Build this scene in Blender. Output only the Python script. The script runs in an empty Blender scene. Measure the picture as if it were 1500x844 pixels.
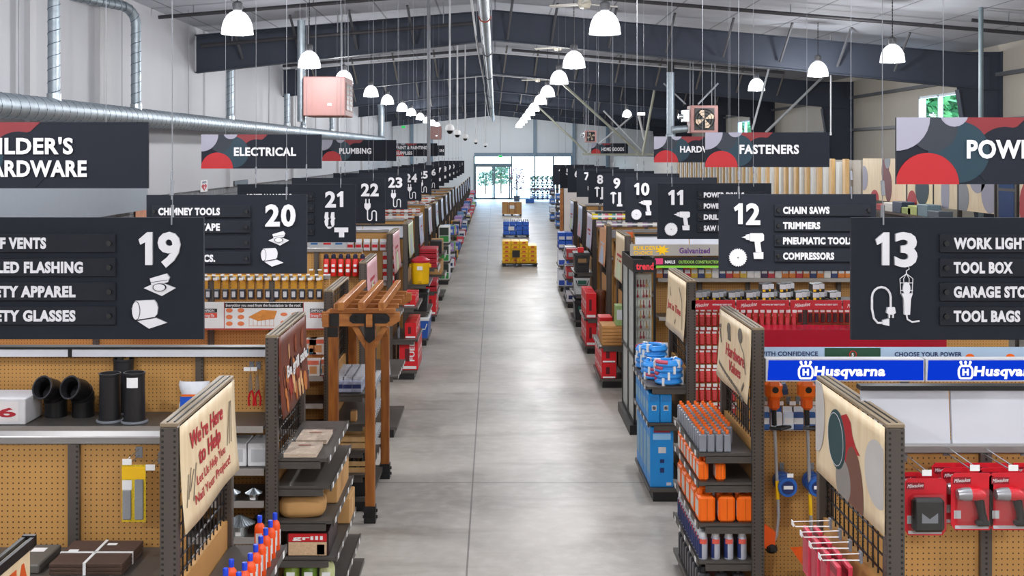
import bpy, bmesh, math, random
from math import pi, sin, cos, radians
from mathutils import Vector, Matrix
random.seed(7)
SC = bpy.context.scene
COL = SC.collection
# ------------------------------------------------------------------ camera, world, exposure
EYE = 3.5            # camera height; camera looks along +Y, level, with lens shift
BAY = 2.7            # depths are written in bays of 2.7 m
cd = bpy.data.cameras.new('camera'); cam = bpy.data.objects.new('camera', cd); COL.objects.link(cam)
cam.location = (0, 0, EYE); cam.rotation_euler = (pi/2, 0, 0)
cd.sensor_width = 36; cd.lens = 36*1741.5/1500; cd.shift_x = 26/1500; cd.shift_y = -196/1500
cd.clip_start = .1; cd.clip_end = 400
SC.camera = cam
SC.view_settings.view_transform = 'Standard'; SC.view_settings.look = 'None'
SC.view_settings.gamma = 1; SC.view_settings.use_curve_mapping = False
SC.view_settings.exposure = 0.0
LAMP_W = 235.0       # watts of each high bay lamp
WORLD_S = 13.0
w = bpy.data.worlds.new('sky'); SC.world = w; w.use_nodes = True
bg = w.node_tree.nodes['Background']; bg.inputs[0].default_value = (.56, .75, 1, 1); bg.inputs[1].default_value = WORLD_S

def at(px, py, n):   # point at depth n bays
    return ((px-724)*n/645, n*BAY, EYE-(py-226)*n/645)
def AX(px, n): return (px-724)*n/645
def AZ(py, n): return EYE-(py-226)*n/645
def ceil_z(x): return 7.5-.083*abs(x)

# ------------------------------------------------------------------ materials
def lin(h):
    if not isinstance(h, str): return tuple(h)+(1,) if len(h) == 3 else h
    h = h.lstrip('#'); c = [int(h[i:i+2], 16)/255 for i in (0, 2, 4)]
    return tuple(x/12.92 if x <= .04045 else ((x+.055)/1.055)**2.4 for x in c)+(1,)
MATS = {}
def mat(col, rough=.5, metal=0, var=.1, scale=6, bump=0, coat=0):
    key = (col, rough, metal, var, scale, bump, coat)
    if key in MATS: return MATS[key]
    m = bpy.data.materials.new('surface_'+str(col).lstrip('#')); m.use_nodes = True
    nt = m.node_tree; b = nt.nodes['Principled BSDF']
    b.inputs['Roughness'].default_value = rough; b.inputs['Metallic'].default_value = metal
    b.inputs['Coat Weight'].default_value = coat
    c = lin(col)
    tc = nt.nodes.new('ShaderNodeTexCoord'); nz = nt.nodes.new('ShaderNodeTexNoise'); nz.inputs['Scale'].default_value = scale; nz.inputs['Detail'].default_value = 3
    nt.links.new(tc.outputs['Object'], nz.inputs['Vector'])
    mx = nt.nodes.new('ShaderNodeMix'); mx.data_type = 'RGBA'
    mx.inputs[6].default_value = tuple(x*(1-var) for x in c[:3])+(1,); mx.inputs[7].default_value = tuple(min(1, x*(1+var)) for x in c[:3])+(1,)
    nt.links.new(nz.outputs['Fac'], mx.inputs[0]); nt.links.new(mx.outputs[2], b.inputs['Base Color'])
    if bump:
        bp = nt.nodes.new('ShaderNodeBump'); bp.inputs['Strength'].default_value = bump; bp.inputs['Distance'].default_value = .01
        nt.links.new(nz.outputs['Fac'], bp.inputs['Height']); nt.links.new(bp.outputs['Normal'], b.inputs['Normal'])
    MATS[key] = m; return m
def emis(col, s, name):
    m = bpy.data.materials.new(name); m.use_nodes = True; nt = m.node_tree; nt.nodes.remove(nt.nodes['Principled BSDF'])
    e = nt.nodes.new('ShaderNodeEmission'); e.inputs[0].default_value = lin(col); e.inputs[1].default_value = s
    nt.links.new(e.outputs[0], nt.nodes['Material Output'].inputs[0]); return m
def clear(name, col, alpha, rough=.05, emit=0):
    m = bpy.data.materials.new(name); m.use_nodes = True; nt = m.node_tree; nt.nodes.remove(nt.nodes['Principled BSDF'])
    t = nt.nodes.new('ShaderNodeBsdfTransparent'); t.inputs[0].default_value = lin(col)
    g = nt.nodes.new('ShaderNodeBsdfGlossy'); g.inputs['Roughness'].default_value = rough
    x = nt.nodes.new('ShaderNodeMixShader'); x.inputs[0].default_value = alpha
    nt.links.new(t.outputs[0], x.inputs[1]); nt.links.new(g.outputs[0], x.inputs[2]); last = x
    if emit:
        e = nt.nodes.new('ShaderNodeEmission'); e.inputs[0].default_value = (.93, .96, 1, 1); e.inputs[1].default_value = emit
        a = nt.nodes.new('ShaderNodeAddShader'); nt.links.new(x.outputs[0], a.inputs[0]); nt.links.new(e.outputs[0], a.inputs[1]); last = a
    nt.links.new(last.outputs[0], nt.nodes['Material Output'].inputs[0]); return m
def nodes_mat(name):
    m = bpy.data.materials.new(name); m.use_nodes = True; return m, m.node_tree, m.node_tree.nodes['Principled BSDF']
def mth(nt, op, a, b=None):
    n = nt.nodes.new('ShaderNodeMath'); n.operation = op
    for i, v in enumerate((a, b)):
        if v is None: continue
        if isinstance(v, (int, float)): n.inputs[i].default_value = v
        else: nt.links.new(v, n.inputs[i])
    return n.outputs[0]
def mixc(nt, fac, a, b):
    n = nt.nodes.new('ShaderNodeMix'); n.data_type = 'RGBA'
    for i, v in ((0, fac), (6, a), (7, b)):
        if isinstance(v, (int, float)): n.inputs[i].default_value = v
        elif isinstance(v, tuple): n.inputs[i].default_value = v
        else: nt.links.new(v, n.inputs[i])
    return n.outputs[2]
def noise(nt, vec, s, d=4):
    n = nt.nodes.new('ShaderNodeTexNoise'); n.inputs['Scale'].default_value = s; n.inputs['Detail'].default_value = d
    nt.links.new(vec, n.inputs['Vector']); return n.outputs['Fac']
def ramp(nt, v, lo, hi):
    n = nt.nodes.new('ShaderNodeMapRange'); n.inputs[1].default_value = lo; n.inputs[2].default_value = hi; nt.links.new(v, n.inputs[0]); return n.outputs[0]
def peg_mat(col, hole, name, pitch=.03):
    m, nt, b = nodes_mat(name); b.inputs['Roughness'].default_value = .55
    tc = nt.nodes.new('ShaderNodeTexCoord'); sp = nt.nodes.new('ShaderNodeSeparateXYZ'); nt.links.new(tc.outputs['Object'], sp.inputs[0])
    fx = mth(nt, 'SUBTRACT', mth(nt, 'FRACT', mth(nt, 'MULTIPLY', sp.outputs[0], 1/pitch)), .5)
    fz = mth(nt, 'SUBTRACT', mth(nt, 'FRACT', mth(nt, 'MULTIPLY', sp.outputs[2], 1/pitch)), .5)
    d = mth(nt, 'ADD', mth(nt, 'MULTIPLY', fx, fx), mth(nt, 'MULTIPLY', fz, fz))
    hm = mth(nt, 'LESS_THAN', d, .022)
    base = mixc(nt, noise(nt, tc.outputs['Object'], 3), tuple(x*.88 for x in lin(col)[:3])+(1,), lin(col))
    nt.links.new(mixc(nt, hm, base, lin(hole)), b.inputs['Base Color']); return m
M_PEG = peg_mat('#c08f4e', '#4a3214', 'tan_pegboard')
M_PEGD = peg_mat('#8a6236', '#3a260f', 'brown_pegboard')
def floor_mat():
    m, nt, b = nodes_mat('polished_concrete')
    tc = nt.nodes.new('ShaderNodeTexCoord'); o = tc.outputs['Object']; sp = nt.nodes.new('ShaderNodeSeparateXYZ'); nt.links.new(o, sp.inputs[0])
    c = mixc(nt, ramp(nt, noise(nt, o, .7, 6), .3, .66), lin('#8f8981'), lin('#b0aaa1'))
    c = mixc(nt, mth(nt, 'MULTIPLY', ramp(nt, noise(nt, o, 7, 8), .45, .75), .35), c, lin('#c4c1bb'))
    mp = nt.nodes.new('ShaderNodeMapping'); mp.inputs['Scale'].default_value = (.5, 2.2, 1); nt.links.new(o, mp.inputs[0])
    c = mixc(nt, mth(nt, 'MULTIPLY', ramp(nt, noise(nt, mp.outputs[0], 1.3, 7), .55, .74), .5), c, lin('#6e6355'))
    c = mixc(nt, mth(nt, 'MULTIPLY', ramp(nt, noise(nt, o, 60, 2), .6, .8), .3), c, lin('#77716b'))
    jx = mth(nt, 'LESS_THAN', mth(nt, 'ABSOLUTE', mth(nt, 'ADD', sp.outputs[0], .23)), .008)
    fy = mth(nt, 'FRACT', mth(nt, 'MULTIPLY', mth(nt, 'SUBTRACT', sp.outputs[1], 12.65), 1/10.9))
    jy = mth(nt, 'LESS_THAN', mth(nt, 'ABSOLUTE', fy), .0022)
    c = mixc(nt, mth(nt, 'MULTIPLY', mth(nt, 'MAXIMUM', jx, jy), .75), c, lin('#4b4743'))
    nt.links.new(c, b.inputs['Base Color'])
    nt.links.new(mth(nt, 'ADD', mth(nt, 'MULTIPLY', noise(nt, o, 2.5, 5), .2), .33), b.inputs['Roughness'])
    b.inputs['Specular IOR Level'].default_value = .5
    b.inputs['Coat Weight'].default_value = .05; b.inputs['Coat Roughness'].default_value = .3
    return m
def spiral_mat():
    m, nt, b = nodes_mat('galvanized_spiral_duct'); b.inputs['Metallic'].default_value = .85; b.inputs['Roughness'].default_value = .5
    tc = nt.nodes.new('ShaderNodeTexCoord'); o = tc.outputs['Object']
    nt.links.new(mixc(nt, noise(nt, o, 9, 4), lin('#84919b'), lin('#b9c3ca')), b.inputs['Base Color']); return m
def wood_mat(a, bcol, name, sc=(2, 14, 14)):
    m, nt, b = nodes_mat(name); b.inputs['Roughness'].default_value = .45
    tc = nt.nodes.new('ShaderNodeTexCoord'); mp = nt.nodes.new('ShaderNodeMapping'); mp.inputs['Scale'].default_value = sc; nt.links.new(tc.outputs['Object'], mp.inputs[0])
    nt.links.new(mixc(nt, ramp(nt, noise(nt, mp.outputs[0], 1.6, 5), .3, .7), lin(a), lin(bcol)), b.inputs['Base Color']); return m
def wall_mat(col, name, per, axis=1, dark=.9):
    m, nt, b = nodes_mat(name); b.inputs['Roughness'].default_value = .6
    tc = nt.nodes.new('ShaderNodeTexCoord'); o = tc.outputs['Object']; sp = nt.nodes.new('ShaderNodeSeparateXYZ'); nt.links.new(o, sp.inputs[0])
    f = mth(nt, 'LESS_THAN', mth(nt, 'FRACT', mth(nt, 'MULTIPLY', sp.outputs[axis], 1/per)), .06)
    c = lin(col); base = mixc(nt, noise(nt, o, .8, 4), tuple(x*.93 for x in c[:3])+(1,), c)
    nt.links.new(mixc(nt, f, base, tuple(x*dark for x in c[:3])+(1,)), b.inputs['Base Color']); return m
def block_mat():
    m, nt, b = nodes_mat('grey_block_masonry'); b.inputs['Roughness'].default_value = .8
    tc = nt.nodes.new('ShaderNodeTexCoord'); mp = nt.nodes.new('ShaderNodeMapping'); mp.inputs['Rotation'].default_value = (pi/2, 0, pi/2); nt.links.new(tc.outputs['Object'], mp.inputs[0])
    sp = nt.nodes.new('ShaderNodeSeparateXYZ'); nt.links.new(tc.outputs['Object'], sp.inputs[0])
    cb = nt.nodes.new('ShaderNodeCombineXYZ'); nt.links.new(sp.outputs[1], cb.inputs[0]); nt.links.new(sp.outputs[2], cb.inputs[1])
    bt = nt.nodes.new('ShaderNodeTexBrick'); bt.inputs['Scale'].default_value = 1.6; bt.inputs['Color1'].default_value = lin('#84868a'); bt.inputs['Color2'].default_value = lin('#6e7074'); bt.inputs['Mortar'].default_value = lin('#595a5d')
    nt.links.new(cb.outputs[0], bt.inputs['Vector']); nt.links.new(bt.outputs[0], b.inputs['Base Color']); return m

M_DARK = mat('#3a3532', .45, .3); M_STEEL = mat('#4d4843', .4, .5); M_SHELF = mat('#57534f', .42, .4, var=.15)
M_BLACK = mat('#151517', .4); M_TAN = mat('#b98a4e', .6, scale=3); M_WHITE = mat('#e6e6e6', .5, var=.03); M_TAG = mat('#f0f0f0', .5, var=.02)
M_SIGN = mat('#181d28', .9, var=.05); M_SLAT = mat('#151a24', .85, var=.05); M_LETTER = mat('#e3e2e6', .45, var=.02)
M_CABLE = mat('#85888e', .5, .3); M_FRAME = mat('#343b49', .7, var=.07); M_CHROME = mat('#cdd2d6', .22, .95)
M_RED = mat('#d01420', .42); M_DRED = mat('#8c0f22', .4); M_ORANGE = mat('#f06a12', .38); M_BLUE = mat('#1c86cf', .42); M_CARD = mat('#b98d55', .7)
M_CREAM = wood_mat('#dcc39c', '#e9d6b4', 'pale_birch_panel', (1, 8, 1.2)); M_CEDAR = wood_mat('#7c4213', '#a56524', 'stained_cedar', (10, 10, 1.5)); M_CEDARX = wood_mat('#8f5220', '#b5763a', 'stained_cedar_beam', (3, 3, 12))
M_GALV = mat('#aeb6ba', .3, .85, var=.2, scale=14); M_DUCT = spiral_mat(); M_PLAST = clear('clear_plastic', '#fafafa', .07, .1)
M_GREY = mat('#7d8188', .45); M_LGREY = mat('#c7c9cd', .5); M_YEL = mat('#f2bf08', .45); M_GREEN = mat('#2d8a3d', .5); M_NAVY = mat('#1f2f63', .45)

# ------------------------------------------------------------------ mesh builder
class MB:
    def __init__(s): s.v = []; s.f = []; s.mi = []; s.sm = []; s.cur = 0
    def face(s, idx, smooth=False): s.f.append(idx); s.mi.append(s.cur); s.sm.append(smooth)
    def box(s, x0, x1, y0, y1, z0, z1, m=None):
        if m is not None: s.cur = m
        i = len(s.v); s.v += [(x, y, z) for z in (z0, z1) for y in (y0, y1) for x in (x0, x1)]
        for q in ((0, 2, 3, 1), (4, 5, 7, 6), (0, 1, 5, 4), (2, 6, 7, 3), (0, 4, 6, 2), (1, 3, 7, 5)): s.face([i+k for k in q])
        return s
    def cbox(s, x0, x1, y0, y1, z0, z1, c=.004, m=None):   # box with chamfered edges
        if m is not None: s.cur = m
        bm = bmesh.new(); bmesh.ops.create_cube(bm, size=1)
        for v in bm.verts: v.co = Vector(((x0+x1)/2+v.co.x*(x1-x0), (y0+y1)/2+v.co.y*(y1-y0), (z0+z1)/2+v.co.z*(z1-z0)))
        bmesh.ops.bevel(bm, geom=bm.edges[:], offset=min(c, .3*min(x1-x0, y1-y0, z1-z0)), segments=1, affect='EDGES', profile=.5)
        return s.addbm(bm)
    def addbm(s, bm, smooth=False):
        i = len(s.v); bm.verts.index_update(); s.v += [tuple(v.co) for v in bm.verts]
        for f in bm.faces: s.face([i+v.index for v in f.verts], smooth)
        bm.free(); return s
    def obox(s, p, q, w, h, m=None, up=(0, 0, 1)):          # beam from p to q
        if m is not None: s.cur = m
        p = Vector(p); q = Vector(q); d = (q-p).normalized(); u = Vector(up)
        if abs(d.dot(u)) > .98: u = Vector((1, 0, 0))
        r = d.cross(u).normalized(); u = r.cross(d); i = len(s.v)
        for c in (p, q):
            for a, b in ((-1, -1), (1, -1), (1, 1), (-1, 1)): s.v.append(tuple(c+r*a*w/2+u*b*h/2))
        for f in ((0, 1, 2, 3), (7, 6, 5, 4), (0, 4, 5, 1), (1, 5, 6, 2), (2, 6, 7, 3), (3, 7, 4, 0)): s.face([i+k for k in f])
        return s
    def tube(s, pts, r, seg=8, m=None, caps=True):
        if m is not None: s.cur = m
        pts = [Vector(p) for p in pts]; n = len(pts); base = len(s.v); rr = r if isinstance(r, (list, tuple)) else [r]*n
        d0 = (pts[1]-pts[0]).normalized(); u = Vector((0, 0, 1)) if abs(d0.z) < .9 else Vector((1, 0, 0)); a = d0.cross(u).normalized()
        for k, p in enumerate(pts):
            d = (pts[min(k+1, n-1)]-pts[max(k-1, 0)]).normalized(); a = (a-d*a.dot(d)).normalized(); b = d.cross(a)
            for j in range(seg): t = 2*pi*j/seg; s.v.append(tuple(p+(a*cos(t)+b*sin(t))*rr[k]))
        for k in range(n-1):
            for j in range(seg):
                A = base+k*seg+j; B = base+k*seg+(j+1) % seg; s.face([A, B, B+seg, A+seg], True)
        if caps: s.face([base+j for j in range(seg)][::-1]); s.face([base+(n-1)*seg+j for j in range(seg)])
        return s
    def lathe(s, prof, cx=0, cy=0, z=0, seg=16, m=None, sx=1, sy=1):
        if m is not None: s.cur = m
        base = len(s.v)
        for r, h in prof:
            for j in range(seg): t = 2*pi*j/seg; s.v.append((cx+r*cos(t)*sx, cy+r*sin(t)*sy, z+h))
        for k in range(len(prof)-1):
            for j in range(seg): A = base+k*seg+j; B = base+k*seg+(j+1) % seg; s.face([A, B, B+seg, A+seg], True)
        if prof[0][0] > 1e-4: s.face([base+j for j in range(seg)][::-1])
        if prof[-1][0] > 1e-4: s.face([base+(len(prof)-1)*seg+j for j in range(seg)])
        return s
    def olathe(s, *a, **k):                                 # open lathe, no caps
        n0 = len(s.f); s.lathe(*a, **k)
        keep = [i for i in range(len(s.f)) if i < n0 or len(s.f[i]) == 4]
        s.f = [s.f[i] for i in keep]; s.mi = [s.mi[i] for i in keep]; s.sm = [s.sm[i] for i in keep]; return s
    def prism(s, pts, t, o=(0, 0, 0), u=(1, 0, 0), v=(0, 0, 1), m=None):  # polygon in the u,v plane, thickness t along u x v
        if m is not None: s.cur = m
        o = Vector(o); u = Vector(u); v = Vector(v); nn = u.cross(v); i = len(s.v); k = len(pts)
        for e in (0, t):
            for a, b in pts: s.v.append(tuple(o+u*a+v*b+nn*e))
        s.face([i+j for j in range(k)][::-1]); s.face([i+k+j for j in range(k)])
        for j in range(k): s.face([i+j, i+(j+1) % k, i+k+(j+1) % k, i+k+j])
        return s
    def sheet(s, fn, nu, nv, t=0, m=None):                  # fn(a,b) -> point, grid surface
        if m is not None: s.cur = m
        i = len(s.v)
        for b in range(nv+1):
            for a in range(nu+1): s.v.append(tuple(fn(a/nu, b/nv)))
        for b in range(nv):
            for a in range(nu): q = i+b*(nu+1)+a; s.face([q, q+1, q+nu+2, q+nu+1], True)
        return s
    def move(s, M):
        s.v = [tuple(M @ Vector(p)) for p in s.v]; return s
    def build(s, name, mats, parent=None, loc=(0, 0, 0), rotz=0):
        me = bpy.data.meshes.new(name); me.from_pydata(s.v, [], s.f)
        for m in (mats if isinstance(mats, (list, tuple)) else [mats]): me.materials.append(m)
        me.polygons.foreach_set('material_index', s.mi); me.polygons.foreach_set('use_smooth', s.sm); me.update()
        bm = bmesh.new(); bm.from_mesh(me); bmesh.ops.recalc_face_normals(bm, faces=bm.faces[:]); bm.to_mesh(me); bm.free()
        if any(s.sm): me.set_sharp_from_angle(angle=radians(38))
        o = bpy.data.objects.new(name, me); COL.objects.link(o); o.location = loc; o.rotation_euler = (0, 0, rotz)
        if parent: o.parent = parent
        return o
def tag(o, label, cat, group=None):
    o['label'] = label; o['category'] = cat
    if group: o['group'] = group
    return o
def thing(name, label, cat, loc=(0, 0, 0), rotz=0, group=None):
    o = bpy.data.objects.new(name, None); COL.objects.link(o); o.empty_display_size = .1
    o.location = loc; o.rotation_euler = (0, 0, rotz); return tag(o, label, cat, group)
KIDS = {}
def dup(root, loc, label=None, group=None, rotz=None):
    def kids(o): return [c for c in bpy.data.objects if c.parent == o] if o.name not in KIDS else KIDS[o.name]
    if root.name not in KIDS:
        for o in [root]+list(root.children): KIDS[o.name] = list(o.children)
    r = root.copy(); COL.objects.link(r); r.location = loc
    if rotz is not None: r.rotation_euler = (0, 0, rotz)
    if label: r['label'] = label
    if group: r['group'] = group
    for ch in KIDS[root.name]:
        c = ch.copy(); COL.objects.link(c); c.parent = r
        for g in KIDS.get(ch.name, []): d = g.copy(); COL.objects.link(d); d.parent = c
    return r
def spread(root, locs, rots=None):
    for i, l in enumerate(locs):
        if i == 0:
            root.location = l
            if rots: root.rotation_euler = (0, 0, rots[0])
        else: dup(root, l, rotz=rots[i] if rots else None)
def struct(name, mb, m):
    o = mb.build(name, m); o['kind'] = 'structure'; o['label'] = name.replace('_', ' ')+' of the store'; o['category'] = name.split('_')[0]; return o
FONTC = {}
def glyphs(sx, bold):
    k = (sx, bold)
    if k not in FONTC:
        c = bpy.data.curves.new('lettering', 'FONT'); c.body = sx; c.size = 1; c.offset = bold; c.resolution_u = 3; c.space_character = 1+bold*2
        o = bpy.data.objects.new('lettering', c); COL.objects.link(o); bpy.context.view_layer.update()
        me = o.to_mesh(); vs = [tuple(v.co) for v in me.vertices]; fs = [list(p.vertices) for p in me.polygons]
        o.to_mesh_clear(); bpy.data.objects.remove(o); bpy.data.curves.remove(c); FONTC[k] = (vs, fs)
    return FONTC[k]
def text_into(mb, sx, o, u, v, h, w=None, align='L', t=.003, bold=.03, m=None):
    if m is not None: mb.cur = m
    vs, fs = glyphs(sx, bold); x0 = min(p[0] for p in vs); x1 = max(p[0] for p in vs); k = h/.72; kx = k if w is None else w/(x1-x0)
    sh = 0 if align == 'L' else (-(x1-x0)*kx/2 if align == 'C' else -(x1-x0)*kx)
    o = Vector(o); u = Vector(u).normalized(); v = Vector(v).normalized(); nn = u.cross(v); i = len(mb.v)
    P = [o+u*((p[0]-x0)*kx+sh)+v*p[1]*k for p in vs]; mb.v += [tuple(p+nn*t) for p in P]
    for f in fs: mb.face([i+a for a in f])
    # side walls from boundary edges
    cnt = {}
    for f in fs:
        for a, b in zip(f, f[1:]+f[:1]): cnt[(a, b)] = cnt.get((a, b), 0)+1
    j = len(mb.v); mb.v += [tuple(p) for p in P]
    for (a, b) in cnt:
        if (b, a) not in cnt: mb.face([i+b, i+a, j+a, j+b])
    return mb
def lettering(parent, sx, m, o, u, v, h, **k):
    return text_into(MB(), sx, o, u, v, h, **k).build('lettering', m, parent)
def circ(cx, cy, r, n=24, a0=0, a1=2*pi, ry=None, rot=0):
    full = abs(a1-a0-2*pi) < 1e-6; out = []
    for i in range(n if full else n+1):
        t = a0+(a1-a0)*i/n; x = r*cos(t); y = (ry or r)*sin(t); out.append((cx+x*cos(rot)-y*sin(rot), cy+x*sin(rot)+y*cos(rot)))
    return out
def clip(poly, x0, x1, y0, y1):
    for ax, lim, sg in ((0, x0, 1), (0, x1, -1), (1, y0, 1), (1, y1, -1)):
        out = []
        for i, p in enumerate(poly):
            q = poly[i-1]; pi_, qi = sg*(p[ax]-lim) >= 0, sg*(q[ax]-lim) >= 0
            if pi_ != qi:
                t = (lim-q[ax])/(p[ax]-q[ax]); out.append((q[0]+t*(p[0]-q[0]), q[1]+t*(p[1]-q[1])))
            if pi_: out.append(p)
        poly = out
        if not poly: return []
    return poly
def seg(x0, y0, x1, y1, w_=.01):
    d = math.hypot(x1-x0, y1-y0); a, b = -(y1-y0)/d*w_/2, (x1-x0)/d*w_/2
    return [(x0+a, y0+b), (x0-a, y0-b), (x1-a, y1-b), (x1+a, y1+b)]
# ------------------------------------------------------------------ the setting
XL, XR, YE = -7.87, 13.35, 92.5
struct('floor', MB().box(XL-.3, XR+.3, -3, YE+.2, -.2, 0), floor_mat())
M_WL = mat('#b9babf', .6, var=.03, scale=.6)
struct('wall_back', MB().box(XL-.2, XR+.2, -3.2, -3, 0, 8), mat('#c9c7c4', .7))
struct('wall_left', MB().box(XL-.2, XL, -3, YE, 2.54, 8), M_WL)
struct('trim_1', MB().box(XL-.2, XL-.03, -3, YE, 0, 2.54), block_mat())
pil = MB()
for y, b in ((19.9, .28), (23.4, .75), (35, .4), (46, .8), (59.4, .8), (70, .8)): pil.box(XL, XL+.1, y, y+b, 2.54, 6.8)
struct('trim_2', pil, mat('#bdbdc0', .6, var=.03))
struct('trim_3', MB().box(XL, XL+.35, 4, 25.8, 2.3, 3.2), mat('#8f98a3', .5, var=.04))
M_WR = wall_mat('#b7b0a4', 'cream_wall_panels', .9, 1, .93)
wr = MB()
wins = [(34.0, 37.3, 4.5, 5.3), (61.5, 65, 4.5, 5.3)]
ys = [-3]+[a for wn in wins for a in wn[:2]]+[YE]
for k in range(0, len(ys), 2): wr.box(XR, XR+.2, ys[k], ys[k+1], 0, 7.2)
for a, b, c, d in wins: wr.box(XR, XR+.2, a, b, 0, c); wr.box(XR, XR+.2, a, b, d, 7.2)
struct('wall_right', wr, M_WR)
gi = MB()
for z in (2.2, 4.35, 5.55): gi.box(XR-.14, XR, 20, YE, z, z+.1)
struct('trim_4', gi, mat('#5c5f63', .5))
M_GLASS = clear('window_glass', '#f2f8fb', .06, .02)
M_ALU = mat('#b9c3c9', .35, .5)
for k, (a, b, c, d) in enumerate(wins):
    f = MB(); m = (a+b)/2
    for y0, y1, z0, z1 in ((a, b, c, c+.07), (a, b, d-.07, d), (a, a+.07, c, d), (b-.07, b, c, d), (m-.04, m+.04, c, d)): f.box(XR-.04, XR+.1, y0, y1, z0, z1)
    wo = struct('window_%d' % (k+1), f, M_ALU); MB().box(XR+.02, XR+.03, a, b, c, d).build('pane', M_GLASS, wo)
# ceiling: two slopes of white insulation with fine seams
cm, cnt_, cb_ = nodes_mat('white_insulation_ceiling'); cb_.inputs['Roughness'].default_value = .8
tc_ = cnt_.nodes.new('ShaderNodeTexCoord'); sp_ = cnt_.nodes.new('ShaderNodeSeparateXYZ'); cnt_.links.new(tc_.outputs['Object'], sp_.inputs[0])
f1 = mth(cnt_, 'LESS_THAN', mth(cnt_, 'FRACT', mth(cnt_, 'MULTIPLY', sp_.outputs[0], 1/1.5)), .03)
cnt_.links.new(mixc(cnt_, f1, mixc(cnt_, noise(cnt_, tc_.outputs['Object'], .9, 5), lin('#a2a5ae'), lin('#bfc2cb')), lin('#7f828a')), cb_.inputs['Base Color'])
ce = MB()
ce.prism([(XL, ceil_z(XL)), (0, 7.5), (XR+.2, ceil_z(XR+.2)), (XR+.2, ceil_z(XR)+.2), (0, 7.7), (XL, ceil_z(XL)+.2)], -(YE+3), (0, -3, 0))
struct('ceiling', ce, cm)
# end wall with storefront
XG0, XG1, ZG = -1.55, 6.0, 3.36
ew = MB().box(XL, XR, YE, YE+.2, ZG, 7.8).box(XL, XG0, YE, YE+.2, 0, ZG).box(XG1, XR, YE, YE+.2, 0, ZG)
struct('wall_end', ew, wall_mat('#e6ebee', 'pale_metal_wall_panels', 1.0, 0, .95))
tr = MB()
for x in (3.15, 6.2, 8.8, -4.9, -6.4): tr.box(x-.12, x+.12, YE-.2, YE, 0 if x > 6 or x < -2 else ZG, 6.9)
tr.box(XG0, XG1, YE-.1, YE, ZG-.05, ZG+.25)
struct('trim_5', tr, mat('#7990a2', .45))
M_MULL = mat('#5d6f78', .4, .3)
mu = MB()
for x in (XG0, 1.35, 3.15, 4.6, XG1): mu.box(x-.06, x+.06, YE-.06, YE+.1, 0, ZG)
for x0, x1 in ((1.35, XG1),): mu.box(x0, x1, YE-.05, YE+.08, .75, .83); mu.box(x0, x1, YE-.05, YE+.08, 0, .1)
wo = struct('window_3', mu, M_MULL); MB().box(1.35, XG1, YE, YE+.015, .1, ZG).build('pane', M_GLASS, wo)
d = MB()
for x in (-1.45, -.1, .02, 1.2): d.box(x-.05, x+.05, YE-.08, YE+.05, 0, 2.55)
d.box(-1.5, 1.3, YE-.15, YE+.08, 2.5, 2.78).box(-1.5, 1.3, YE-.08, YE+.05, 0, .13)
do = struct('door_1', d, M_MULL); MB().box(-1.4, 1.2, YE-.01, YE+.005, .1, 2.5).build('pane', M_GLASS, do); MB().box(-1.5, 1.3, YE-.01, YE+.005, 2.78, ZG).build('pane', M_GLASS, do)
struct('ground', MB().box(-60, 60, YE+.2, 200, -.25, -.02), mat('#d3d2c8', .8, scale=.3))
def foliage(name, label, cat, x, y, z, r, h, cols, n, seed, group=None, trunk=None, ls=1):
    rnd = random.Random(seed); mb = MB()
    for i in range(n):
        t = rnd.random()*2*pi; q = rnd.random()**.5; zz = rnd.random(); rr = r*q*(1-.5*abs(zz-.4)); c = Vector((rr*cos(t), rr*sin(t), zz*h))
        a = Vector((rnd.uniform(-1, 1), rnd.uniform(-1, 1), rnd.uniform(-.6, .6))).normalized()*r*.16*ls; b = Vector((rnd.uniform(-1, 1), rnd.uniform(-1, 1), rnd.uniform(-1, 1))).normalized()*r*.09*ls
        mb.cur = rnd.randrange(len(cols)); j = len(mb.v); mb.v += [tuple(c-a), tuple(c+b), tuple(c+a), tuple(c-b)]; mb.face([j, j+1, j+2, j+3])
    t = thing(name, label, cat, (x, y, z), 0, group); mb.build('foliage', [mat(c, .6) for c in cols], t)
    if trunk: MB().tube([(0, 0, -trunk), (0, 0, h*.7)], .06*r+.02, 6).build('stem', mat('#5a4632', .8), t)
    return t
foliage('shrub', 'small green tree outside behind the left glass door leaf', 'tree', -.75, 104, .75, .8, 1.2, ['#2f4a33', '#3c5a40'], 420, 1, trunk=.75)
foliage('shrub', 'bushy green tree outside behind the right glass door leaf', 'tree', .6, 106, .9, 1.1, 1.6, ['#2c4a32', '#3a5a3e', '#4a6a4c'], 560, 2, trunk=.9)
foliage('shrub', 'green tree behind the high window in the right wall', 'tree', 18.5, 48.5, 3.2, 3.6, 3.8, ['#1f5a2c', '#2f7038', '#4f8a4c'], 4200, 3, trunk=3.2, ls=.45)
foliage('shrub', 'pale tree behind the far high window of the right wall', 'tree', 17.5, 82.8, 3.2, 3.6, 3.8, ['#2f6a3c', '#4f8558'], 2400, 4, trunk=3.2, ls=.5)
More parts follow.
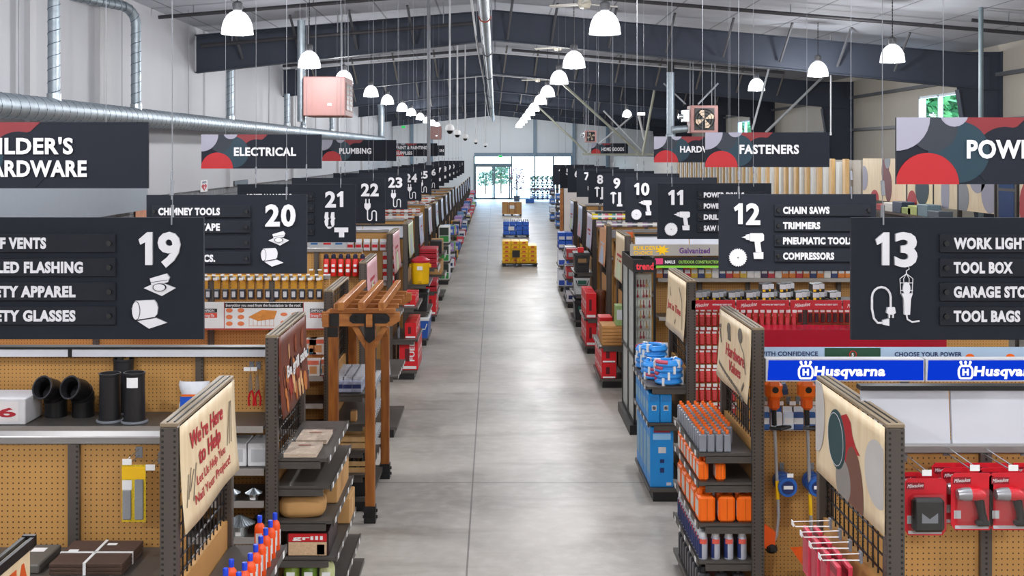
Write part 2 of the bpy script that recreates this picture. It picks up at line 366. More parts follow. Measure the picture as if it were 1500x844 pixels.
# ------------------------------------------------------------------ roof steel
ORD = ['nearest', 'second', 'third', 'fourth', 'fifth', 'sixth']
FR = [11.6, 16.4, 21.0, 25.4, 29.8, 33.8]
for k, n in enumerate(FR):
    y = n*BAY; t = thing('roof_frame', 'dark slate grey steel portal frame spanning the ceiling, %s from the front' % ORD[k], 'roof frame', (0, y, 0))
    mb = MB()
    pr = [(XL+.02, ceil_z(XL)-.22), (0, 7.28), (XR-.3, ceil_z(XR)-.3), (XR-.3, ceil_z(XR)-1.2), (0, 6.5), (XL+.02, ceil_z(XL)-1.2)]
    mb.prism(pr, -.02, (0, -.01, 0))
    for i, j, w_ in ((0, 1, 1), (1, 2, 1), (3, 4, 1), (4, 5, 1)):
        a, b = pr[i], pr[j]; mb.obox((a[0], 0, a[1]), (b[0], 0, b[1]), .26, .025)
    mb.build('beam', M_FRAME, t)
    c = MB().prism([(XR-.35, 0), (XR-.02, 0), (XR-.02, 6.2), (XR-1.25, 6.2), (XR-1.15, 5.2)], -.02, (0, .015, 0)); c.obox((XR-.35, 0, 0), (XR-1.15, 0, 5.2), .26, .03); c.obox((XR-.02, 0, 0), (XR-.02, 0, 6.2), .26, .03)
    c.build('column', M_FRAME, t)
    br = mat('#6f6c69', .5) if k else mat('#55565b', .5)
    for x in [-6.6, -5.1, -3.6, -2.1, -.25, .35, 1.5, 3.0, 4.5, 6.0, 7.5, 9, 10.5]:
        MB().tube([(x, -.13, ceil_z(x)-.95), (x+(.12 if x > 0 else -.12), -.95, ceil_z(x)-.02)], .035, 6).build('flange_brace', br, t)
    if k == 0: continue
    cond = thing('conduit', 'thin white conduit running up the roof slope before the %s roof frame' % ORD[k], 'conduit', (0, y-.9, 0))
    MB().tube([(XL+.6, 0, ceil_z(7.2)-.3), (0, 0, 7.2), (9.5, 0, ceil_z(9.5)-.3)], .022, 6).build('pipe', mat('#c7c7c9', .4), cond)
    MB().tube([(-.4, 0, 7.17), (-.4, 0, 7.47)], .012, 5).build('hanger', M_CABLE, cond)
    MB().tube([(5, 0, ceil_z(5)-.3), (5, 0, ceil_z(5))], .012, 5).build('hanger', M_CABLE, cond)
M_PIPE = mat('#3b3a3e', .45, .2)
def hpipe(n, x0, x1, drop, r, label):
    t = thing('sprinkler_pipe', label, 'pipe', (0, n*BAY, 0)); pts = [(x0, 0, ceil_z(x0)-drop)]+([(0, 0, 7.5-drop)] if x0*x1 < 0 else [])+[(x1, 0, ceil_z(x1)-drop)]
    MB().tube(pts, r, 8).build('pipe', M_PIPE, t)
    for x in (x0+.8, (x0+x1)/2, x1-.8): MB().tube([(x, 0, ceil_z(x)-drop), (x, 0, ceil_z(x))], .014, 5).build('hanger', M_CABLE, t)
hpipe(10.1, -7.7, -.6, .22, .045, 'black sprinkler pipe under the ceiling at upper left, nearest of the left pipes')
hpipe(11.25, -7.5, -.5, .6, .05, 'thick black sprinkler pipe crossing before the nearest roof frame at left')
hpipe(10.1, .8, 12.8, .22, .045, 'black sprinkler pipe under the ceiling at upper right')
hpipe(9.5, 10.3, 13.0, .25, .04, 'short black sprinkler pipe at the top right of the ceiling')
hpipe(15.2, -7.3, -.6, .35, .05, 'dark sprinkler pipe under the ceiling before the second roof frame at left')
hpipe(15.2, .6, 10.0, .35, .05, 'dark sprinkler pipe under the ceiling before the second roof frame at right')
# ridge pipe and its two conduits
t = thing('ridge_pipe', 'shiny silver insulated pipe running along the roof ridge', 'pipe', (-.17, 0, 6.0))
MB().tube([(0, 17, 0), (.1, 88, 0)], .085, 14).build('pipe', M_DUCT, t)
for y in (21.5, 29, 38, 50, 62, 76): MB().tube([(.11*cos(a), y, .11*sin(a)) for a in [pi*i/8 for i in range(8, 17)]], .014, 6).build('clamp', mat('#8a3a2c' if y < 25 else '#3a3a3e', .5), t)
for y in (21.5, 29, 38, 50, 62, 76): MB().tube([(-.11, y, 0), (-.11, y, 1.46)], .009, 5).tube([(.11, y, 0), (.11, y, 1.46)], .009, 5).build('hanger', M_CABLE, t)
for q, (dx, lb) in enumerate(((-.42, 'outer thin steel conduit left of the silver ridge pipe'), (-.29, 'inner thin steel conduit beside the silver ridge pipe'))):
    t = thing('conduit', lb, 'conduit', (dx, 0, 6.2))
    MB().tube([(0, 17, .25), (0, 27, 0), (.02, 30, -.12), (.06, 44, -.14), (.04, 47, -.2), (.06, 84, -.2)], .022, 7).build('pipe', M_LGREY, t)
    for y in (27, 44, 66): MB().tube([(.02, y, -.1), (.02, y, 1.26)], .008, 5).build('hanger', M_CABLE, t)
# ------------------------------------------------------------------ high bay lamps
M_SHADE = clear('prismatic_lamp_shade', '#ffffff', .3, .12, emit=1.0); M_BULB = emis('#ffffff', 14, 'lamp_bulb')
def lamp_light(parent, p=(0, 0, .06), k=1):
    L = bpy.data.lights.new('lamp_light', 'POINT'); L.energy = LAMP_W*k; L.shadow_soft_size = .14; L.color = (.98, .985, 1)
    o = bpy.data.objects.new('lamp_light', L); COL.objects.link(o); o.location = p
    if parent: o.parent = parent
def lamp(x, n, z, label):
    t = thing('high_bay_lamp', label, 'lamp', (x, n*BAY, z), 0, None); top = ceil_z(x)-z
    MB().olathe([(.255, 0), (.257, .02), (.252, .09), (.238, .16), (.212, .23), (.172, .295), (.12, .345), (.07, .37)], seg=24).build('shade', M_SHADE, t)
    MB().olathe([(.25, -.012), (.262, -.008), (.262, .012), (.25, .016)], seg=24).build('rim', clear('lamp_rim_%d' % (len(bpy.data.objects)), '#ffffff', .5, .1, emit=.8) if False else M_SHADE, t)
    MB().lathe([(.0, .0), (.06, .03), (.14, .12), (.12, .24), (.06, .34), (.0, .36)], seg=12).build('bulb', M_BULB, t)
    MB().lathe([(.075, .38), (.085, .4), (.085, .5), (.05, .53), (.0, .54)], seg=12).build('ballast', mat('#55565a', .5), t)
    ch = MB(); z0 = .53
    while z0 < top:
        ch.tube([(0, 0, z0), (0, 0, min(z0+.045, top))], .012, 5); z0 += .045
        ch.tube([(0, 0, z0-.004), (0, 0, min(z0+.03, top))], .006, 4); z0 += .026
    ch.build('chain', M_BLACK, t)
    lamp_light(t, (0, 0, -.06)); return t
LN = [7.2, 10.0, 12.3, 15.0, 17.3, 20.1, 22.3, 25.0, 27.5, 30.0, 32.4]
NTH = ['nearest', 'second', 'third', 'fourth', 'fifth', 'sixth', 'seventh', 'eighth', 'ninth', 'tenth', 'farthest']
for k, n in enumerate(LN):
    lamp(-4.2, n, 5.47, 'lit bell-shaped high bay lamp, %s in the left row' % NTH[k])
    lamp(1.81, n, 5.47, 'lit bell-shaped high bay lamp, %s in the row right of centre' % NTH[k])
for k, (x, n) in enumerate(((8.5, 9.4), (8.16, 11.1), (8.1, 13.6), (7.0, 23.2))):
    lamp(x, n, 5.47, 'lit bell-shaped high bay lamp, %s in the far right row' % NTH[k])
for n in (-.6, 2.0, 4.6):                      # rows carry on above and behind camera: unseen bodiless lights, boosted as near fill
    for x in (-4.2, 1.81, 8.3): lamp_light(None, (x, n*BAY, 5.4), 1.5)
# ------------------------------------------------------------------ ducts, heaters, cameras, fans, poles
M_SEAM = mat('#566370', .45, .5)
def ribs(mb, pts, r, step=.3):
    out = []; ph = 0
    for a, b in zip(pts, pts[1:]):                 # one continuous spiral seam
        a = Vector(a); b = Vector(b); L = (b-a).length; d = (b-a).normalized(); e = d.orthogonal().normalized() if not out else (e-d*e.dot(d)).normalized(); f = d.cross(e); k = max(1, int(L/step*14))
        for i in range(k+1): out.append(a+(b-a)*i/k+(e*cos(ph)+f*sin(ph))*r*1.0); ph += 2*pi/14
    mb.tube(out, .007, 4)
duct = thing('spiral_duct', 'long galvanized spiral duct running along the left wall', 'duct', (-7.2, 0, 0))
pts = [(0, 5.0*BAY, 4.2), (0, 28.5*BAY, 4.45)]
MB().tube(pts, .19, 24).build('pipe', M_DUCT, duct)
mb = MB(); ribs(mb, [pts[0], (0, 28.5*BAY, 4.45)], .19, .34); mb.build('spiral_seam', M_SEAM, duct)
for y in range(18, 76, 5): MB().tube([(.0, y, 4.35), (.0, y, ceil_z(7.2))], .008, 5).build('hanger', M_CABLE, duct)
def riser(n, top, label, bend=None):
    z0 = 4.2+.25*(n-5)/23.5+.15; t = thing('duct_riser', label, 'duct', (-7.2, n*BAY, z0)); p = [(0, 0, 0), (0, 0, top-z0)]
    if bend: 
        h = top-z0; p = [(0, 0, 0), (0, 0, h-.35)]+[(-.55*(1-cos(a))*.35/.55*.6, -1.0*(1-cos(a))*.35, h-.35+.35*sin(a)) for a in [pi/2*i/6 for i in range(1, 7)]]+[(-.66, -1.95, h)]
    MB().tube(p, .1, 18).build('pipe', M_DUCT, t); m = MB(); ribs(m, p[:2], .1, .2); 
    if bend: ribs(m, p[1:], .1, .2)
    m.build('spiral_seam', M_SEAM, t)
    MB().tube([(0, 0, -.02), (0, 0, .12)], .115, 18).build('collar', M_GALV, t)
riser(7.2, 6.88, 'vertical galvanized duct rising from the long wall duct at far left')
riser(8.85, 6.45, 'galvanized duct rising from the long duct and bending into the left wall', True)
riser(12.0, 6.88, 'vertical galvanized duct rising behind the nearest roof frame at left')
riser(15.3, 5.6, 'short galvanized duct below the pink heater, left of the pair'); riser(16.6, 5.6, 'short galvanized duct below the pink heater, right of the pair')
riser(19.5, 5.8, 'slim galvanized duct just right of the pink heater')
t = thing('return_duct', 'galvanized hoop of duct bending over beyond the pink heater', 'duct', (-6.9, 23*BAY, 4.55))
p = [(-.0, 0, 0), (0, 0, 1.6)]+[(.5-.5*cos(a), 0, 1.6+.5*sin(a)) for a in [pi*i/10 for i in range(1, 11)]]+[(1.0, 0, 0)]
p = [(0, -.5, 1.9), (.4, 0, 1.95), (.75, 0, 1.85), (.95, 0, 1.6), (1.0, 0, 1.3), (1.0, 0, -.1)]
MB().tube(p, .17, 16).build('pipe', M_DUCT, t)
M_PINK = mat('#ab7d78', .5, var=.04)
def heater(x, n, z, w_, h_, label, fan=False, dk=.8):
    t = thing('unit_heater', label, 'heater', (x, n*BAY, z)); d = w_*dk
    MB().cbox(-w_/2, w_/2, -d/2, d/2, -h_/2, h_/2, .02).build('casing', M_PINK, t)
    if fan:
        MB().box(-w_*.36, w_*.36, -d/2-.02, -d/2, -h_*.4, h_*.4).build('fan_opening', M_BLACK, t)
        m = MB()
        for i in range(4):
            a = pi/2*i+.4; m.prism([(0, 0), (.32*w_*cos(a-.35), .32*w_*sin(a-.35)), (.36*w_*cos(a), .36*w_*sin(a)), (.3*w_*cos(a+.35), .3*w_*sin(a+.35))], .01, (0, -d/2-.05, 0))
        m.lathe([(.06, -.03), (.06, .03)], seg=10).build('fan_blade', mat('#b9a58f', .4, .4), t)
        g = MB()
        for r in (.14, .26, .36): g.tube([(r*w_*cos(a), -d/2-.06, r*w_*sin(a)) for a in [2*pi*i/20 for i in range(21)]], .008, 4)
        g.obox((-w_*.36, -d/2-.06, 0), (w_*.36, -d/2-.06, 0), .02, .02).obox((0, -d/2-.06, -h_*.38), (0, -d/2-.06, h_*.38), .02, .02)
        g.build('fan_guard', M_BLACK, t)
        MB().cbox(-w_*.75, -w_*.5, -d*.3, d*.2, -h_*.1, h_*.35, .02).tube([(-w_*.9, -.1, h_*.1), (-w_*.6, -.1, h_*.1)], .09, 10).build('burner', M_CHROME, t)
    else:
        MB().box(w_/2, w_/2+.01, -d*.42, d*.42, -h_*.34, h_*.34).build('louvre_opening', M_BLACK, t)
        l = MB()
        for i in range(6): z_ = -h_*.34+h_*.68*i/5; l.obox((w_/2+.012, -d*.42, z_), (w_/2+.012, d*.42, z_), .008, .03)
        for y in (-d*.42, 0, d*.42): l.box(w_/2, w_/2+.016, y-.015, y+.015, -h_*.36, h_*.36)
        l.build('louvre', M_PINK, t)
        MB().box(-.02+.1, .18, -d/2-.01, -d/2, -h_*.24, -h_*.18).build('badge', M_CHROME, t)
        MB().box(-w_/2-.01+.22, -w_/2+.225, -d/2-.004, -d/2, -h_*.48, h_*.48).build('panel_seam', mat('#a87a74', .5), t)
    for sx in (-1, 1):
        for sy in (-1, 1): MB().tube([(sx*w_*.4, sy*d*.4, h_/2), (sx*w_*.4, sy*d*.4, ceil_z(x)-z)], .012, 5).build('hanger_rod', M_CABLE, t)
    return t
h1 = heater(-4.1, 10.9, 4.9, 1.02, .95, 'pink unit heater hanging at left over the aisle signs, near one', dk=1.5)
MB().tube([(-.66, -.1, -.6), (-.66, -.1, 1.9)], .1, 14).tube([(-.66, -.1, -.35), (-.4, -.1, -.35)], .08, 10).build('flue_pipe', M_DUCT, h1)
heater(-4.05, 30, 4.95, .9, .9, 'small far pink unit heater with louvres near the dome cameras')
h2 = heater(AX(1029, 14.5), 14.5, AZ(175, 14.5), .9, .9, 'pink unit heater with a fan facing front, hanging at right', True)
MB().tube([(-1.05, 0, -.55), (-1.05, 0, 1.55)], .13, 16).tube([(-1.05, -.1, -.35), (-.5, -.1, -.3)], .12, 14).lathe([(.16, -.62), (.16, -.5), (.1, -.45)], -1.05, 0, seg=14).build('flue_pipe', M_DUCT, h2)
MB().tube([(-1.05, 0, 1.55), (-1.05, 0, 1.9)], .12, 14).build('flue_collar', M_BLACK, h2)
for sg in (-1, 1): MB().obox((sg*.2-.35, 0, .5), (sg*.9-.35, .2, 1.2), .05, .05).build('strut', M_CABLE, h2)
heater(AX(865, 24), 24, AZ(200, 24), .6, .65, 'small far unit heater with a fan, left of the home goods sign', True)
for k, (px, py, n) in enumerate(((659, 190, 10), (670, 196.5, 12.3), (681.5, 202, 14.6), (697, 208, 18.5), (711, 213, 22))):
    x, y, z = at(px, py, n); t = thing('dome_camera', 'white dome camera on a ceiling pole, %s of five beside the ridge' % NTH[k], 'security camera', (x, y, z))
    MB().lathe([(.1, -.02), (.105, .03), (.08, .1), (.03, .13)], seg=16).build('housing', M_WHITE, t)
    MB().lathe([(0, -.1), (.04, -.088), (.065, -.055), (.072, -.02)], seg=14).build('dome', M_BLACK, t)
    MB().tube([(0, 0, .12), (0, 0, ceil_z(x)-z-.004)], .022, 8).build('pole', M_LGREY, t)
for k, (px, py, n) in enumerate(((856, 6, 8.6), (817, 70, 12.8), (788, 117, 18))):
    x, y, z = at(px, py, n); t = thing('ceiling_fan', 'cream ceiling fan above the right lamp row, %s of three' % NTH[k], 'ceiling fan', (x, y, z))
    MB().lathe([(0, -.1), (.1, -.08), (.14, 0), (.12, .08), (.04, .14)], seg=16).build('motor', mat('#d9d3c2', .4), t)
    for i in range(3):
        a = 2*pi*i/3+.5; MB().box(.14, .75, -.06, .06, -.01, .01).move(Matrix.Rotation(a, 4, 'Z') @ Matrix.Rotation(.2, 4, 'X')).build('blade', mat('#e4e0d6', .5), t)
    MB().tube([(0, 0, .12), (0, 0, ceil_z(x)-z)], .015, 6).build('rod', M_LGREY, t)
def pole(px, y1, n, r, label, m=M_GREY, z0=None):
    x, y, z = at(px, y1, n); t = thing('ceiling_pole', label, 'pole', (x, y, z)); MB().tube([(0, 0, 0), (0, 0, ceil_z(x)-z)], r, 10).build('pipe', m, t); MB().lathe([(r*1.5, -.06), (r*1.5, .02)], seg=10).build('end_cap', m, t)
pole(628, 238, 9.6, .04, 'grey hanging pole with a capped end left of the dome cameras')
pole(1437, 330, 9.4, .05, 'thick grey pole dropping from the ceiling behind the power sign', mat('#6f7f86', .45))
pole(1217, 195, 12, .02, 'thin white pole by the lamp above the fasteners sign', M_LGREY)
# suspended truss frame on the right
def rod(p, q, n0, n1, r, label, m):
    a = Vector(at(*p, n0)); b = Vector(at(*q, n1)); t = thing('brace_rod', label, 'brace', a); MB().tube([(0, 0, 0), tuple(b-a)], r, 8).build('rod', m, t)
M_ROD = mat('#a7a999', .45, .2); M_RODW = mat('#c9cdd0', .4)
rod((818, 117), (940, 228), 17, 17, .05, 'long grey brace rod slanting down right from the lamp row', M_ROD)
rod((968, 82), (941, 228), 17, 17, .05, 'steep grey brace rod meeting the long one at its foot', M_ROD)
rod((788, 156), (860, 224), 21, 21, .045, 'grey brace rod left of the small far heater', M_ROD)
rod((884, 162), (940, 220), 21, 21, .04, 'short grey brace rod crossing above the home goods sign', M_RODW)
rod((926, 170), (862, 224), 21, 21, .04, 'short pale brace rod slanting down left over the home goods sign', M_RODW)
rod((936, 170), (944, 205), 22, 22, .06, 'thick white strut hanging below a small light box', M_WHITE)
rod((1134, 72), (1102, 190), 13, 13, .03, 'white brace rod slanting beside the right lamp row', M_RODW)
rod((1206, 112), (1122, 194), 16.3, 16.3, .05, 'white brace rod rising from behind the fasteners sign', M_RODW)
x, y, z = at(905, 226, 21); t = thing('hanging_beam', 'grey horizontal beam hung on brace rods above the right aisle signs', 'beam', (x, y, z)); MB().box(-1.7, 1.9, -.05, .05, -.05, .05).build('bar', M_ROD, t)
for sx in (-1.4, 1.5): MB().tube([(sx, 0, .05), (sx, 0, ceil_z(x+sx)-z)], .01, 5).build('cable', M_CABLE, t)
x, y, z = at(939, 167, 22); t = thing('light_box', 'small lit white box light above the home goods sign', 'light', (x, y, z)); MB().cbox(-.2, .2, -.1, .1, -.08, .08, .01).build('housing', M_WHITE, t); MB().box(-.18, .18, -.12, -.1, -.07, .07).build('lens', emis('#ffffff', 3, 'light_box_lens'), t); MB().tube([(0, 0, .08), (0, 0, ceil_z(x)-z)], .012, 5).build('cable', M_CABLE, t)
for k, (px, py, n) in enumerate(((597, 118, 20), (927, 124, 20))):
    x, y, z = at(px, py, n); t = thing('smoke_detector', 'red and white ceiling alarm, %s one' % ('left' if k == 0 else 'right'), 'alarm', (x, y, z)); MB().lathe([(.0, -.06), (.12, -.04), (.12, .0)], seg=12).build('body', M_WHITE, t); MB().lathe([(.13, 0), (.13, .06), (0, .08)], seg=12).build('base', M_RED, t); MB().tube([(0, 0, .06), (0, 0, ceil_z(x)-z)], .01, 5).build('conduit', M_CABLE, t)
# ------------------------------------------------------------------ hanging aisle signs
def stroke(mb, pts, w_, t=.012, o=(0, 0, 0)):
    o = Vector(o)
    mb.tube([o+Vector((p[0], -t/2, p[1])) for p in pts], w_/2, 8)
def icon_plug(mb, x, z, s):
    mb.prism([(-.16, .62), (.16, .62), (.16, .5), (.06, .36), (-.06, .36), (-.16, .5)] and [(x+a*s, z+b*s) for a, b in [(-.14, .8), (.14, .8), (.14, .62), (.05, .5), (-.05, .5), (-.14, .62)]], .012)
    for d in (-.075, .075): mb.prism([(x+(d-.025)*s, z+.8*s), (x+(d+.025)*s, z+.8*s), (x+(d+.025)*s, z+1.0*s), (x+(d-.025)*s, z+1.0*s)], .012)
    p = [(0, .5), (0, .12)]+[(.1-.1*cos(a), .12-.1*sin(a)) for a in [pi*i/6 for i in range(1, 7)]]+[(.2, .36)]+[(.3-.1*cos(a), .36+.1*sin(a)) for a in [pi*i/6 for i in range(1, 7)]]+[(.4, .0)]
    stroke(mb, [(x+a*s, z+b*s) for a, b in p], .055*s)
def icon_drill(mb, x, z, s):
    P = lambda L: [(x+a*s, z+b*s) for a, b in L]
    mb.prism(P([(.0, .9), (.14, .94), (.14, .86)]), .012); mb.prism(P([(.14, .98), (.26, 1.0), (.26, .8), (.14, .83)]), .012)
    mb.prism(P([(.27, 1.03), (.68, 1.03), (.72, .98), (.72, .8), (.6, .74), (.64, .42), (.46, .42), (.42, .76), (.27, .78)]), .014)
    mb.prism(P([(.38, .4), (.7, .42), (.7, .2), (.4, .2)]), .014)
    n = 24; mb.prism([(x-.12*s+(.3 if i % 2 else .26)*s*cos(pi*(i-.7*(i % 2))/n), z+.24*s+(.3 if i % 2 else .26)*s*sin(pi*(i-.7*(i % 2))/n)) for i in range(2*n)], .012); mb.prism(circ(x-.12*s, z+.24*s, .022*s, 10), .0132, m=1); mb.cur = 0
def icon_screw(mb, x, z, s):
    P = lambda L: [(x+a*s, z+b*s) for a, b in L]
    mb.prism(P([(0, .92), (.12, 1.02), (.28, 1.02), (.4, .92), (.4, .86), (.26, .86), (.26, .3), (.2, .2), (.14, .3), (.14, .86), (0, .86)]), .012)
    mb.prism(P([(.52, 1), (.72, 1), (.72, .2), (.8, .2), (.8, .05), (.44, .05), (.44, .2), (.52, .2)]), .012)
def icon_box(mb, x, z, s): mb.prism([(x, z), (x+.5*s, z), (x+.5*s, z+.45*s), (x, z+.45*s)], .012)
def icon_roof(mb, x, z, s):
    P = lambda L: [(x+a*s, z+b*s) for a, b in L]
    mb.prism(P([(.25, .78), (.62, .62), (.9, .78), (.55, .92)]), .01); mb.prism(P([(.38, .98), (.72, 1.08), (.78, 1.0), (.74, .9), (.42, .84)]), .016); mb.prism(P(circ(.58, .8, .12, 16, ry=.07)), .02)
    mb.prism(P([(.02, .24), (.06, .15), (.12, .12), (.46, .18), (.52, .24), (.54, .38), (.51, .48), (.46, .54), (.08, .52), (.03, .46), (.0, .36)]), .014); mb.prism(P([(.12, .105), (.5, .17), (.72, .07), (.36, -.05)]), .01)
    mb.cur = 1; el = P(circ(.095, .32, .085, 20, ry=.19))
    for i in range(20): mb.prism(seg(*el[i], *el[(i+1) % 20], .012*s), .0152)
    mb.prism(P(seg(.1, .125, .46, .185, .012)), .0152); el = P(circ(.58, .8, .13, 18, ry=.075))
    for i in range(18): mb.prism(seg(*el[i], *el[(i+1) % 18], .01*s), .0205)
    mb.prism(P(seg(.4, .9, .74, .95, .01)), .017); mb.cur = 0
def icon_anchor(mb, x, z, s):
    P = lambda L: [(x+a*s, z+b*s) for a, b in L]
    for d in (0, .24): mb.prism(P([(d, 1), (d+.12, 1), (d+.12, .8), (d+.16, .76), (d+.12, .7), (d+.12, .5), (d+.06, .42), (d, .5), (d-.03, .66), (d, .7), (d-.03, .8)]), .012)
    mb.prism(P([(.06, .44), (.3, .44), (.2, .36), (.1, .36)]), .012)
    mb.prism(P([(.36, .4), (.9, .4), (.9, .22), (.74, .22), (.74, .02), (.54, .02), (.54, .22), (.36, .22)]), .014)
def icon_worklight(mb, x, z, s):
    c = [(.12, .0), (-.1+.1, .0), (-.08, .1), (-.12, .3), (-.12, .55)]+[(-.12+.2-.2*cos(a), .55+.22*sin(a)) for a in [pi*i/8 for i in range(1, 9)]]+[(.28, .32)]
    stroke(mb, [(x+a*s, z+b*s) for a, b in c], .05*s); P = lambda L: [(x+a*s, z+b*s) for a, b in L]
    mb.prism(P([(.1, .06), (.24, .1), (.24, -.06), (.1, -.03)]), .014); mb.prism(P([(.2, .34), (.36, .34), (.38, .22), (.32, .18), (.24, .18), (.18, .22)]), .014)
    for a in (.23, .31): mb.prism(P([(a, .18), (a+.03, .18), (a+.03, .11), (a, .11)]), .012)
    for a in (.5, .58, .66, .74): stroke(mb, P([(a, .62), (a-.02 if a < .6 else a+.02, .95), (.62, 1.06)]), .018*s)
    for b in (.7, .86): stroke(mb, P([(.49, b), (.76, b)]), .018*s)
    stroke(mb, P([(.62, 1.04), (.62, 1.12), (.68, 1.16), (.66, 1.22), (.58, 1.2)]), .025*s)
    mb.prism(P(circ(.62, .74, .08, 14, ry=.14)), .01)
    mb.prism(P([(.5, .64), (.74, .64), (.7, .52), (.68, .18), (.56, .18), (.55, .52)]), .016); stroke(mb, P([(.62, .2), (.64, .08), (.74, .02), (.9, .04)]), .04*s)
WORDS = dict(zip(range(4, 34), 'four five six seven eight nine ten eleven twelve thirteen x x x x x nineteen twenty twenty-one twenty-two twenty-three twenty-four twenty-five twenty-six twenty-seven twenty-eight twenty-nine thirty thirty-one thirty-two thirty-three'.split()))
def aisle_sign(side, n, num, slats, icon, extra=''):
    xin = -1.192 if side == 'L' else 1.46; sg = -1 if side == 'L' else 1; W, Hh = 1.02, .50; z0 = 2.741
    t = thing('aisle_sign', 'dark grey hanging aisle sign with large white number %s%s' % (WORDS[num], extra), 'sign', (xin, n*BAY, z0))
    MB().box(min(0, sg*W), max(0, sg*W), 0, .02, 0, Hh).build('board', M_SIGN, t)
    nx = -.262 if side == 'L' else .095
    nb = MB(); cx_ = nx+(.0 if num > 9 else .04)
    for dg in str(num):
        if dg == '1':
            nb.prism([(cx_+a*.09, Hh-.194+b*.134) for a, b in ((.0, .78), (.08, .62), (.3, .7), (.3, 0), (.62, 0), (.62, 1), (.38, 1))], .014, (0, -.001, 0)); cx_ += .078
        else: text_into(nb, dg, (cx_, -.001, Hh-.194), (1, 0, 0), (0, 0, 1), .134, w=.092, t=.014, bold=.035); cx_ += .1
    nb.build('number', M_LETTER, t)
    ic = MB(); {'roof': lambda: icon_roof(ic, nx-.03, .055, .2), 'anchor': lambda: icon_anchor(ic, nx, .04, .22), 'plug': lambda: icon_plug(ic, nx+.07, .03, .24), 'drill': lambda: icon_drill(ic, nx+.05, .04, .2),
     'screw': lambda: icon_screw(ic, nx, .05, .2), 'box': lambda: icon_box(ic, nx+.1, .12, .16), 'light': lambda: icon_worklight(ic, nx+.01, .07, .19)}[icon]()
    ic.build('icon', [M_LETTER, M_SIGN], t)
    for k in range(4):
        zt = Hh-.067-.099*k; a, b = (.357, .985); x0, x1 = sorted((sg*a, sg*b))
        s = MB().cbox(x0, x1, -.014, -.001, zt-.075, zt, .002).build('slat', M_SLAT, t)
        for kx in (sg*.38, sg*.965): MB().tube([(kx, -.013, zt-.0375), (kx, -.03, zt-.0375)], .011, 10).build('knob', M_BLACK, s)
        if k < len(slats) and slats[k]:
            lx = -.94 if side == 'L' else .412
            lettering(s, slats[k], M_LETTER, (lx, -.0145, zt-.058), (1, 0, 0), (0, 0, 1), .043, w=.0295*len(slats[k])*(1.02), bold=.048)
    for cx in (.13, .86): 
        m = MB().tube([(sg*cx, .01, Hh-.05), (sg*cx, .01, ceil_z(xin+sg*cx)-z0)], .0018, 5).build('cable', M_CABLE, t)
        MB().tube([(sg*cx, -.003, Hh+.09), (sg*cx, .01, Hh+.15)], .008, 6).box(sg*cx-.003, sg*cx+.003, -.004, .024, Hh-.03, Hh+.05).build('cable_grip', M_CABLE, m)
    return t
SL = [(1.805, 19, ['ROOF VENTS', 'ROLLED FLASHING', 'SAFETY APPAREL', 'SAFETY GLASSES'], 'roof'), (2.8, 20, ['CHIMNEY TOOLS', 'FLASHING TAPE', '', 'GUTTER ACCS.'], 'roof'),
      (3.79, 21, ['JOIST HANGERS'], 'anchor'), (4.81, 22, [], 'plug'), (6.05, 23, [], 'plug'), (7.2, 24, [], 'plug'), (8.36, 25, [], 'plug'), (9.5, 26, [], 'plug'), (10.5, 27, [], 'box'), (11.65, 28, [], 'box'),
      (12.8, 29, [], 'box'), (14, 30, [], 'box'), (15.2, 31, [], 'box'), (16.3, 32, [], 'box'), (17.5, 33, [], 'screw')]
for n, num, sl, ic in SL: aisle_sign('L', n, num, sl, ic, ' left of the main aisle')
SR = [(1.80, 13, ['WORK LIGHTS', 'TOOL BOX', 'GARAGE STORAGE', 'TOOL BAGS'], 'light'), (2.86, 12, ['CHAIN SAWS', 'TRIMMERS', 'PNEUMATIC TOOLS', 'COMPRESSORS'], 'drill'), (3.94, 11, ['POWER DRILLS', 'POWER SAWS', 'DRILL BITS', 'SAW BLADES'], 'drill'),
      (4.9, 10, [], 'drill'), (5.9, 9, [], 'screw'), (6.83, 8, [], 'screw'), (7.8, 7, [], 'box'), (8.75, 6, [], 'box'), (9.8, 5, [], 'box'), (10.9, 4, [], 'box')]
for n, num, sl, ic in SR: aisle_sign('R', n, num, sl, ic, ' right of the main aisle')
M_LILAC = mat('#9896a6', .55, var=.03); M_MAROON = mat('#7c1f26', .55, var=.03); M_TEAL = mat('#0d3140', .55, var=.03); M_SIGR = mat('#ab0e19', .5, var=.03); M_SIG2 = mat('#31363f', .8, var=.03)
